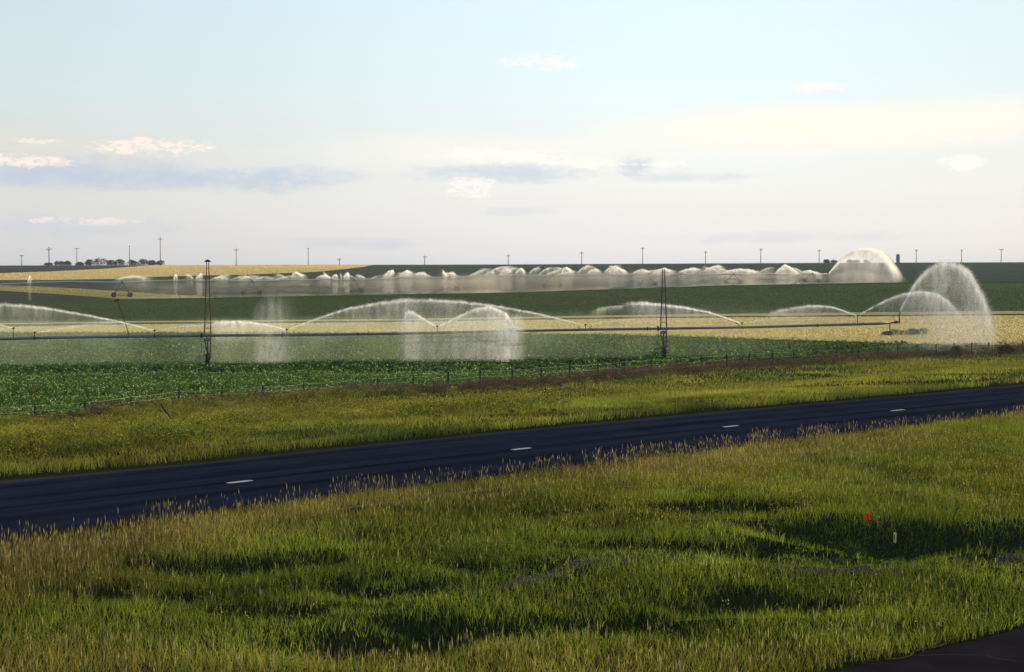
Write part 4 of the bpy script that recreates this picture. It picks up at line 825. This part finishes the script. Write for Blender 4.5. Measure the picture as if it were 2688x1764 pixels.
# ------------------------------------------------------------------ far pivot machine
FT = [(320, 782), (660, 777), (928, 772), (1180, 766), (1450, 758), (1700, 753.5), (1925, 749.5), (2130, 745.5)]
FTW = [at(x, y-1.5) for x, y in FT]
def farD(px): return float(np.interp(px, [-400]+[f[0] for f in FT]+[2400], [FTW[0].y-22]+[w_.y for w_ in FTW]+[FTW[-1].y+5]))
PY = [(-300, 752), (0, 746), (100, 741), (180, 739), (320, 741), (400, 737), (490, 735), (600, 736.5), (660, 738.5), (760, 734.5), (860, 733.8), (928, 735), (1000, 731), (1080, 728), (1180, 729), (1260, 725), (1344, 722.5), (1450, 723.5), (1560, 720), (1700, 720.5), (1800, 719), (1925, 720), (2030, 719), (2130, 720), (2175, 719)]
def far_pivot():
    O = FTW[0]; root = empty('center_pivot_sprinkler', O, 'distant pivot irrigation machine with pale pipe on A frame towers along the hillside', 'irrigation machine')
    mb = MB(); mb.tube([atD(x, y, farD(x))-O for x, y in PY], .17, 8); mb.build('pipe', M_GALV, root, True)
    for (x, y), b in zip(FT, FTW):
        p = b-O; yp = float(np.interp(x, [q_[0] for q_ in PY], [q_[1] for q_ in PY])); tp = atD(x, yp, b.y)-O; hw = 1.95
        mb = MB()
        for s in (-1, 1): mb.tube([tp+Vector((s*.15, 0, 0)), p+Vector((s*hw, 0, .6))], .11, 6)
        mb.tube([p+Vector((-hw, 0, .55)), p+Vector((hw, 0, .55))], .10, 6); mb.tube([(tp+p+Vector((hw, 0, .6)))/2, (tp+p+Vector((-hw, 0, .6)))/2], .045, 6)
        tw = mb.build('tower', M_RUST, root)
        mb = MB(); mb.box(tp+Vector((.2, -.3, .1)), (.45, .3, .6)); mb.build('control_box', M_BOX, tw)
        for s in (-1, 1):
            wheel('wheel', tw, p+Vector((s*2.0, 0, .62)), .25, .62, .40)
    # end gun and its riser
    a_ = atD(2175, 719, farD(2175))-O; mb = MB(); mb.tube([a_, a_+Vector((0, 0, .5)), a_+Vector((.3, 0, .9))], [.08, .07, .05], 6); mb.build('end_gun', M_DARK, root)
    for x in range(60, 2150, 66):
        yp = float(np.interp(x, [q_[0] for q_ in PY], [q_[1] for q_ in PY])); a_ = atD(x, yp, farD(x))-O; mb = MB(); mb.tube([a_, a_+Vector((0, 0, .42))], .05, 5); mb.build('riser', M_DARK, root)
far_pivot()
GF = 'jets from the distant irrigation machine'
FJ = [  # path, core, cur, floor, label
 ([(72, 741), (75, 730), (79, 725), (84, 740)], .75, .2, .12, 'small upright puff of spray near the left edge below the golden hill'),
 ([(294, 736), (325, 728), (355, 725), (385, 730), (412, 734)], .35, .18, .10, 'broad faint hump of spray above the first distant tower'),
 ([(455, 734), (459, 722), (464, 722), (467, 734)], .85, .3, .12, 'narrow bright upright puff left of the taller near mast'),
 ([(510, 731), (500, 724), (490, 720), (484, 722)], .45, .2, .08, 'short left arm of a V of spray just left of the taller near mast'),
 ([(512, 731), (520, 724), (528, 720), (534, 728)], .60, .35, .22, 'short right arm of a V of spray touching the taller near mast'),
 ([(560, 733), (575, 728), (592, 729), (608, 735)], .35, .15, .05, 'low faint hump of spray just right of the taller near mast'),
 ([(622, 734), (645, 727), (668, 726), (695, 731)], .35, .15, .05, 'low faint hump of spray over the second distant tower'),
 ([(660, 735), (690, 727), (720, 731), (740, 735)], .30, .12, .04, 'faint spray rising just right of the second distant tower'),
 ([(764, 729), (768, 719), (778, 716), (790, 720), (810, 728)], .75, .3, .08, 'bright crooked spray with steep left side before the dark hill'),
 ([(870, 731), (858, 724), (850, 717), (846, 717)], .75, .3, .08, 'bright club of spray slanting left, before the third distant tower'),
 ([(870, 729), (876, 723), (884, 723), (890, 731)], .45, .25, .18, 'small dim puff beside a bright slanting club of spray'),
 ([(899, 729), (896, 723), (893, 720), (891, 722)], .75, .3, .08, 'short left arm of the bright V beside the third distant tower'),
 ([(900, 729), (906, 721), (912, 717), (917, 722), (918, 732)], .90, .45, .28, 'tall right arm of the bright V beside the third distant tower'),
 ([(962, 730), (948, 725), (938, 722), (930, 727)], .50, .2, .06, 'low spray leaning left, right of the third distant tower'),
 ([(1003, 727), (1012, 719), (1020, 714), (1032, 713), (1040, 722)], .90, .5, .25, 'bright full hump of spray with a column falling on its right'),
 ([(1045, 726), (1055, 717), (1068, 712), (1080, 717), (1090, 724)], .65, .3, .15, 'soft rounded hump right of the bright full hump'),
 ([(1085, 724), (1100, 717), (1112, 717), (1130, 726)], .50, .25, .08, 'lower soft hump left of the fourth distant tower'),
 ([(1176, 724), (1168, 717), (1162, 711), (1158, 710)], .90, .5, .15, 'bright flag of spray leaning left over the fourth distant tower'),
 ([(1170, 724), (1180, 717), (1190, 716), (1200, 726)], .50, .3, .15, 'dim puff right of the bright flag over the fourth distant tower'),
 ([(1226, 727), (1245, 718), (1262, 709), (1278, 704)], .45, .1, .03, 'single thin straight jet slanting up right of the fourth tower'),
 ([(1270, 722), (1280, 715), (1292, 713), (1306, 720)], .45, .25, .10, 'low dim hump under the end of a thin slanting jet'),
 ([(1280, 716), (1300, 706), (1322, 701), (1345, 702), (1362, 708)], .45, .2, .05, 'long flat arc of spray standing highest at mid picture'),
 ([(1309, 720), (1320, 711), (1330, 708), (1340, 711), (1350, 720)], .80, .4, .20, 'bright round hump at mid picture under the long flat arc'),
 ([(1350, 718), (1360, 708), (1370, 706), (1384, 720)], .75, .35, .12, 'steep bright hump just right of mid picture'),
 ([(1385, 718), (1400, 707), (1412, 704), (1424, 710)], .40, .15, .05, 'faint jet rising right of the steep bright hump'),
 ([(1430, 721), (1450, 714), (1470, 709), (1482, 707)], .45, .15, .05, 'straight thin jet rising right over the fifth distant tower'),
 ([(1472, 719), (1478, 706), (1488, 703), (1498, 710), (1512, 718)], .92, .5, .15, 'steep white spray with a blunt head right of the fifth tower'),
 ([(1512, 718), (1525, 706), (1540, 699), (1556, 699)], .50, .2, .08, 'tall faint arm rising right of the steep white spray'),
 ([(1538, 718), (1552, 709), (1566, 709), (1584, 718)], .55, .3, .10, 'low pale hump under the tall faint arm'),
 ([(1582, 716), (1598, 705), (1615, 699), (1635, 700)], .55, .25, .08, 'pale arm rising towards the horizon left of the shorter near mast'),
 ([(1590, 717), (1605, 707), (1620, 704), (1640, 711), (1656, 720)], .85, .5, .20, 'bright jagged spray below a pale arm left of the shorter near mast'),
 ([(1655, 719), (1675, 710), (1690, 709), (1708, 718)], .45, .25, .12, 'low double hump touching the left side of the shorter near mast'),
 ([(1706, 718), (1722, 711), (1742, 706), (1762, 711), (1780, 715)], .85, .4, .20, 'bright ridge of spray passing behind the shorter near mast'),
 ([(1776, 716), (1800, 708), (1822, 706), (1850, 712)], .70, .35, .18, 'long bright low ridge right of the shorter near mast'),
 ([(1840, 715), (1865, 703), (1884, 698), (1910, 708)], .50, .25, .12, 'higher soft arc between two long bright ridges'),
 ([(1885, 719), (1915, 711), (1945, 707), (1980, 712), (2010, 719)], .85, .45, .25, 'very long bright ridge of spray left of the sharp peak'),
 ([(2030, 720), (2045, 706), (2060, 696), (2075, 704), (2095, 716), (2112, 724)], .95, .6, .30, 'sharp white peak of spray near the end of the distant pipe'),
 ([(2100, 714), (2125, 711), (2145, 717), (2165, 726)], .85, .45, .20, 'low bright shoulder just before the distant end gun'),
]
for i_, (p, co, cu, fl, lab) in enumerate(FJ):
    spray('water_jet', lab, p, lambda x: farD(x)+(.6 if i_ % 2 else -.4), core=min(.97, co+.12), wc=(.20, .60), cur=cu*1.1, L=.9, floor=fl*.8, group=GF, nu=44, nw=20, th=(.2, 1.2), mtl=M_SPRAYFAR, seed=100+i_, fade=(.22, .38), coreend=.75, soft=.3, top_wob=.5, drop=None if fl > .11 else 3.0, prof=[(0, .3), (.3, .8), (.7, 1), (1, .9)], botfade=.4)
rq = np.random.default_rng(88)
for i_ in range(30):      # faint thin arcs that knit the brighter plumes together
    x0 = 560+i_*53+rq.uniform(-14, 14); y0 = float(np.interp(x0, [q_[0] for q_ in PY], [q_[1] for q_ in PY]))-2; sg = rq.choice([-1, 1]); ln_ = rq.uniform(35, 75); hh = rq.uniform(7, 20 if x0 > 1150 else 12)
    p = [(x0+sg*ln_*t, y0-hh*(1-(1-t*1.35)**2)) for t in np.linspace(0, 1, 6)]
    spray('water_jet', 'faint thin arc of spray among the brighter plumes above the distant pipe', p, lambda x: farD(x)+rq.uniform(-1.5, 1.5), core=rq.uniform(.4, .8), wc=(.12, .30), cur=.22, L=1.2, floor=.05, group='faint thin arcs of spray over the distant pipe', nu=36, nw=16, th=(.2, .8), mtl=M_SPRAYFAR, seed=300+i_, fade=(.05, .45), coreend=.5, soft=.25, top_wob=.6, drop=2.6, botfade=.5)
spray('water_jet', 'huge end gun plume of the distant machine rising above the horizon', [(2176, 716), (2188, 702), (2202, 685), (2218, 672), (2236, 661), (2260, 656), (2288, 656), (2312, 662), (2332, 676), (2348, 697), (2362, 718), (2376, 738)], lambda x: farD(x), core=.9, wc=(.25, 2.0), cur=.70, L=2.6, floor=.20, group=GF, nu=90, nw=40, th=(.3, 3), mtl=M_SPRAYFAR, seed=160, fade=(0, .18), coreend=.35, soft=.5, yaw=.03, drop=None, prof=[(0, .1), (.25, .7), (.4, 1.25), (.7, 1.1), (.85, .6), (1, .35)], top_wob=.3)
spray('mist', 'grey veil of fine mist under the distant pipe down to the dark field', [(250, 738)]+[(x, float(np.interp(x, [q_[0] for q_ in PY], [q_[1] for q_ in PY]))-2) for x in range(300, 2180, 60)]+[(2230, 715), (2380, 730)], lambda x: float(unproj(x, float(c5(x)))[0][1])-.3, core=0, cur=.05, L=3, floor=.40, yaw=0, soft=.5, nu=260, nw=20, th=(1.5, 1.5), mtl=water_mat('mist_far', (.80, .76, .72), 1., (.10, .10, .05), .3, .7, .5), seed=170, prof=[(0, .3), (.2, .35), (.32, .45), (.45, .6), (.6, .85), (.8, 1.0), (.92, .85), (1, .3)], fade=(.06, .05), cat='mist', kind='stuff', top_wob=.4) if False else None
def far_mist():
    """laid by hand so that its foot follows the oblique wheel line"""
    xs = np.linspace(240, 2400, 220); base = unproj(xs, c5(xs)-.3); r = np.random.default_rng(3); nw = 18
    yt = np.interp(xs, [q_[0] for q_ in PY]+[2240, 2400], [q_[1]-3 for q_ in PY]+[700, 735])-np.interp(xs, [600, 1300, 2100, 2200], [2, 11, 12, 0]); top = np.array([atD(x, y, d)[2] for x, y, d in zip(xs, yt, base[:, 1])])
    z0 = T(base[:, 0], base[:, 1])+CZ-.05; den = np.interp(xs, [240, 400, 545, 700, 900, 1100, 1400, 1700, 2000, 2150, 2300, 2400], [.0, .11, .14, .16, .20, .26, .33, .37, .40, .36, .24, .0])
    den = den*(.45+.6*np.interp(np.arange(220)/7, np.arange(33), r.random(33))+.5*np.interp(np.arange(220)/2.7, np.arange(83), r.random(83))); j = np.linspace(0, 1, nw)
    A = den[:, None]*(sst((1-j)/.40))[None]*(.85+.3*j[::-1])[None]; a1 = 1-np.sqrt(1-A)
    Z = z0[:, None]*(1-j)+top[:, None]*j; X = np.repeat(base[:, :1], nw, 1); Y = np.repeat(base[:, 1:2], nw, 1); tt = 1.2*np.sin(np.pi*np.clip(j, .12, 1))[None]*np.ones_like(Z)
    V_ = np.concatenate([np.stack([X, Y-tt*0, Z], -1).reshape(-1, 3), np.stack([X, Y+tt*2+.02, Z], -1).reshape(-1, 3)]); n2 = 220*nw
    i, jj = np.meshgrid(np.arange(219), np.arange(nw-1), indexing='ij'); i = i.ravel(); jj = jj.ravel(); q = np.stack([i*nw+jj, (i+1)*nw+jj, (i+1)*nw+jj+1, i*nw+jj+1], -1)
    o = make('mist', V_, [np.vstack([q, q[:, ::-1]+n2])], water_mat('mist_far', (.92, .83, .68), 1., (.10, .10, .05), .3, .7, .6), smooth=True, attr={'dens': np.concatenate([a1.ravel(), a1.ravel()])})
    tag(o, 'grey brown veil of fine mist under the distant pipe down to the dark field', 'mist', kind='stuff')
far_mist()
# ------------------------------------------------------------------ skyline: poles, trees, silo
def pole(px, ytop, ybase, arm, label, D=880., arm_y=None, hide=0):
    b = atD(px, ybase, D); b.z = float(T(b.x, D))+CZ; top = atD(px, ytop, D); H = top.z-b.z; m = F/D
    root = empty('utility_pole', b, label, 'utility pole', 'utility poles along the skyline')
    mb = MB(); mb.tube([(0, 0, -.5), (0, 0, H)], [.24, .17], 8); mb.build('pole', M_WOOD, root)
    if arm:
        za = H-(arm_y or 6)/m; w = arm/m; mb = MB(); mb.box((0, -.22, za), (w, .16, .20)); mb.tube([(-w*.32, -.2, za), (0, -.2, za-.9)], .05, 4); mb.tube([(w*.32, -.2, za), (0, -.2, za-.9)], .05, 4); a_ = mb.build('crossarm', M_WOOD, root)
        mb = MB()
        for s in (-.46, -.2, .2, .46): mb.lathe([(.02, .28), (.09, .24), (.10, .10), (.05, .08)], (w*s, -.22, za+.02), 'Z', 8)
        mb.build('insulator', M_INS, a_)
for a_ in [
 (57, 669.5, 694, 13, 'leftmost utility pole, short with a T shaped top', 880., 1), (129, 648, 712, 15, 'utility pole second from the left, foot in the dark field before the small trees', 640., 6),
 (202, 651.5, 694, 14, 'T topped utility pole in the gap between the two tree groups', 870., 1), (340, 645.5, 694, 4, 'bare utility pole rising from the middle of the skyline trees', 880., 1),
 (421, 620.5, 694, 15, 'tallest utility pole, at the right end of the skyline trees', 800., 7), (620, 650, 694, 15, 'utility pole alone above the golden hill, right of the taller near mast', 860., 6),
 (809, 651.5, 694, 4, 'bare thin utility pole without a crossarm above the golden hill', 880., 1), (891, 676, 694, 12, 'shortest utility pole, almost hidden behind the ridge', 890., 5),
 (1115, 670.5, 694, 12, 'short utility pole above the bright full hump of spray', 885., 4), (1334, 667.5, 694, 12, 'short utility pole at mid picture above the long flat arc', 885., 4),
 (1527, 660, 694, 11, 'utility pole above the tall faint arm of spray', 885., 4), (1687, 648.5, 693, 11, 'tall utility pole just left of the shorter near mast', 885., 4),
 (1852, 658, 692, 10, 'utility pole right of the shorter near mast', 885., 4), (1997, 651.5, 691, 10, 'utility pole above the very long bright ridge of spray', 885., 4),
 (2150, 654, 690, 9, 'utility pole just left of the small trees by the distant plume', 885., 4), (2286, 664, 688, 5, 'utility pole seen through the distant end gun plume', 885., 3),
 (2405, 654, 688, 7, 'utility pole just right of the dark silo', 885., 3), (2524, 654, 688, 6, 'utility pole above the near end gun plume', 885., 3),
 (2628, 653, 688, 12, 'rightmost utility pole, with a T shaped top', 885., 2)]: pole(a_[0], a_[1], a_[2], a_[3], a_[4], a_[5], a_[6])
def tree(x0, x1, ytop, label, D=905., seed=0, grp=None, n=900):
    r = np.random.default_rng(900+seed); px = (x0+x1)/2; X = atD(px, 690, D).x; z = float(T(X, D))+CZ; m = F/D
    W = (x1-x0)/m; top = atD(px, ytop, D).z; H = max(2.0, top-z); root = empty('tree', (X, D, z), label, 'tree', grp)
    mb = MB(); mb.tube([(0, 0, -.3), (.1, 0, H*.3), (-.1, 0, H*.7)], [.28, .2, .06], 6)
    for s in (-1, 1): mb.tube([(.05, 0, H*.28), (s*W*.25, .2, H*.62)], [.14, .04], 5)
    mb.build('trunk', M_BARK, root)
    k = 12; cxs = r.uniform(-.40, .40, k)*W; cys = r.uniform(-.3, .3, k)*W; f_ = 1-(np.abs(cxs)/(W*.5))**2*.55; hs = H*f_*r.uniform(.8, 1.0, k)
    P = specks(cxs, cys, hs*.02, n//k, np.full(k, max(1.0, W*.22)), hs*.98, .34, lerp((.030, .045, .030), (.06, .075, .045), r.random(k)), r, .1, .35)
    make('crown', P[0], [P[1]], M_TREE, root, col=P[3])
TL = [(118, 140, 690.5, 'lowest scrap of tree at the left end of the skyline trees'), (141, 170, 684, 'round small tree right of the second pole'), (164, 190, 684.5, 'small tree joined to the right side of a round small tree'),
      (199, 219, 687, 'tiny tree at the foot of the third pole from the left'), (221, 252, 680, 'tree at the left end of the long tree group'), (246, 284, 675.5, 'tallest skyline tree, domed, in the long tree group'),
      (282, 304, 681, 'low tree in the dip right of the tallest skyline tree'), (300, 334, 679, 'broad tree left of the bare pole among the trees'), (330, 361, 681, 'tree directly behind the bare pole'),
      (360, 396, 679, 'broad tree right of the bare pole, with a pointed dome'), (388, 412, 682, 'flat topped tree left of the tallest pole'), (408, 436, 682.5, 'last tree at the right end, behind the tallest pole')]
for i_, t in enumerate(TL): tree(*t, seed=i_, grp='skyline trees at the left')
TR = [(2161, 2177, 680, 'small round tree left of the distant plume'), (2174, 2200, 683.5, 'flat small tree at the foot of the distant plume'), (2222, 2240, 680, 'little tree showing through the left of the distant plume'), (2236, 2256, 682, 'little flat tree showing through the middle of the distant plume'), (2264, 2280, 685, 'tiniest tree showing low through the distant plume')]
for i_, t in enumerate(TR): tree(*t, seed=40+i_, grp='small trees by the distant plume', n=500)
def silo():
    D = 930.; X = atD(2357, 688, D).x; z = float(T(X, D))+CZ; m = F/D; H = atD(2357, 667, D).z-z; Rr = 9/m/2
    root = empty('silo', (X, D, z), 'dark narrow silo standing alone on the skyline at the right', 'silo')
    mb = MB(); mb.lathe([(Rr, -.5)]+[(Rr*(1 if k % 2 else 1.03), H*.93*k/12) for k in range(13)], (0, 0, 0), 'Z', 20); mb.build('wall', M_SILO, root)
    mb = MB(); mb.lathe([(Rr*1.08, H*.93), (Rr*1.05, H*.95), (Rr*.5, H*.99), (.02, H)], (0, 0, 0), 'Z', 20); mb.build('roof', M_SILO, root)
    mb = MB()
    for s in (-.15, .15): mb.tube([(s, -Rr*1.1, 0), (s, -Rr*1.1, H*.95)], .03, 4)
    mb.build('ladder', M_DARK, root)
silo()
# ------------------------------------------------------------------ small things by the road
M_FLAG = veg('red_plastic', .55)
def flag():
    b = at(2276, 1392); root = empty('marker_flag', b, 'small bright red flag on a thin wire in the near grass', 'marker flag'); m = F/b.y
    zt = atD(2273, 1345, b.y).z-b.z
    mb = MB(); mb.tube([(0, 0, -.1), (.01, 0, zt*.6), (-.03, 0, zt+.01)], .004, 5); mb.build('wire', M_DARK, root)
    n, k = 8, 8; V_ = []
    for s in (0, .006):
        for i_ in range(n):
            for j_ in range(k):
                u, v = i_/(n-1), j_/(k-1); V_.append((-.065+u*.10+v*.05+.012*math.sin(v*9), -.02+.02*math.sin(u*7+v*3)+s, zt-.0-v*.165-.05*(1-u)*(1 if v < .2 else 0)-.02*u))
    q = [[i_*k+j_, (i_+1)*k+j_, (i_+1)*k+j_+1, i_*k+j_+1] for i_ in range(n-1) for j_ in range(k-1)]
    make('flag', V_, [np.array(q), ], simple('red_plastic', (.75, .012, .008), .5, 0, 5, .08), root) if False else make('flag', V_, [np.array(q+[[a_+64 for a_ in f[::-1]] for f in q])], M_FLAG, root, True, col=np.tile(np.array([[.95, .012, .006]]), (128, 1)))
flag()
def marker():
    b = at(2349, 1424); root = empty('marker_post', b, 'short cream marker post with a reddish face in the near grass', 'marker post')
    zt = atD(2349, 1396, b.y).z-b.z
    mb = MB(); mb.box((0, 0, zt/2-.05), (.065, .04, zt+.02)); mb.box((0, 0, zt-.03), (.05, .03, .03)); mb.build('post', simple('cream_paint', (.78, .70, .32), .6), root)
    mb = MB(); mb.box((-.022, -.024, zt-.12), (.024, .010, .12)); mb.build('reflector', simple('red_face', (.35, .06, .04), .5), root)
marker()
def scrap(name, px, py, r0, colr, label, cat, lift=0., seed=1):
    b = at(px, py); b.z += lift; r = np.random.default_rng(seed); V_ = []; n, k = 10, 14
    for i_ in range(n+1):
        ph = math.pi*i_/n
        for j_ in range(k):
            t = 2*math.pi*j_/k; rr = r0*(1+.28*r.normal()*math.sin(ph)); V_.append((rr*math.sin(ph)*math.cos(t)*1.2, rr*math.sin(ph)*math.sin(t), rr*math.cos(ph)*.85+r0*.7))
    q = [[i_*k+j_, i_*k+(j_+1) % k, (i_+1)*k+(j_+1) % k, (i_+1)*k+j_] for i_ in range(n) for j_ in range(k)]
    o = make(name, V_, [np.array(q)], simple(name+'_plastic', colr, .45, 0, 8, .1)); o.location = b; tag(o, label, cat)
scrap('plastic_bag', 2277, 944, .17, (.80, .76, .58), 'crumpled pale plastic bag caught on top of the fence brush', 'plastic bag', .25, 3)
scrap('litter_scrap', 1479, 1018, .09, (.10, .25, .38), 'small blue scrap of litter at the foot of the fence brush', 'litter', .12, 4)
def rod():
    b = at(477, 1136); p = atD(424, 1066, b.y+2.5); root = empty('leaning_rod', b, 'dark iron rod leaning steeply in the yellow flowering weeds', 'iron rod')
    mb = MB(); d = p-b; mb.tube([Vector((0, 0, -.2))-d*.05, d*.5+Vector((.05, 0, -.04)), d], .042, 6); mb.build('shaft', M_DARK, root)
    mb = MB(); mb.tube([d+Vector((0, 0, -.02)), d+Vector((0, 0, .14))], .035, 6); mb.build('cap', M_DARK, root)
rod()
# ------------------------------------------------------------------ haze
HAZE = 0.00014
if HAZE:
    m, nt, N, L, out = mat('haze'); pv = N('ShaderNodeVolumePrincipled'); pv.inputs['Density'].default_value = HAZE; pv.inputs['Color'].default_value = (.75, .82, 1, 1); L(pv.outputs[0], out.inputs['Volume'])
    mb = MB(); mb.box((0, 3000, 22), (17500, 7200, 60)); o = mb.build('haze', m); o['kind'] = 'stuff'
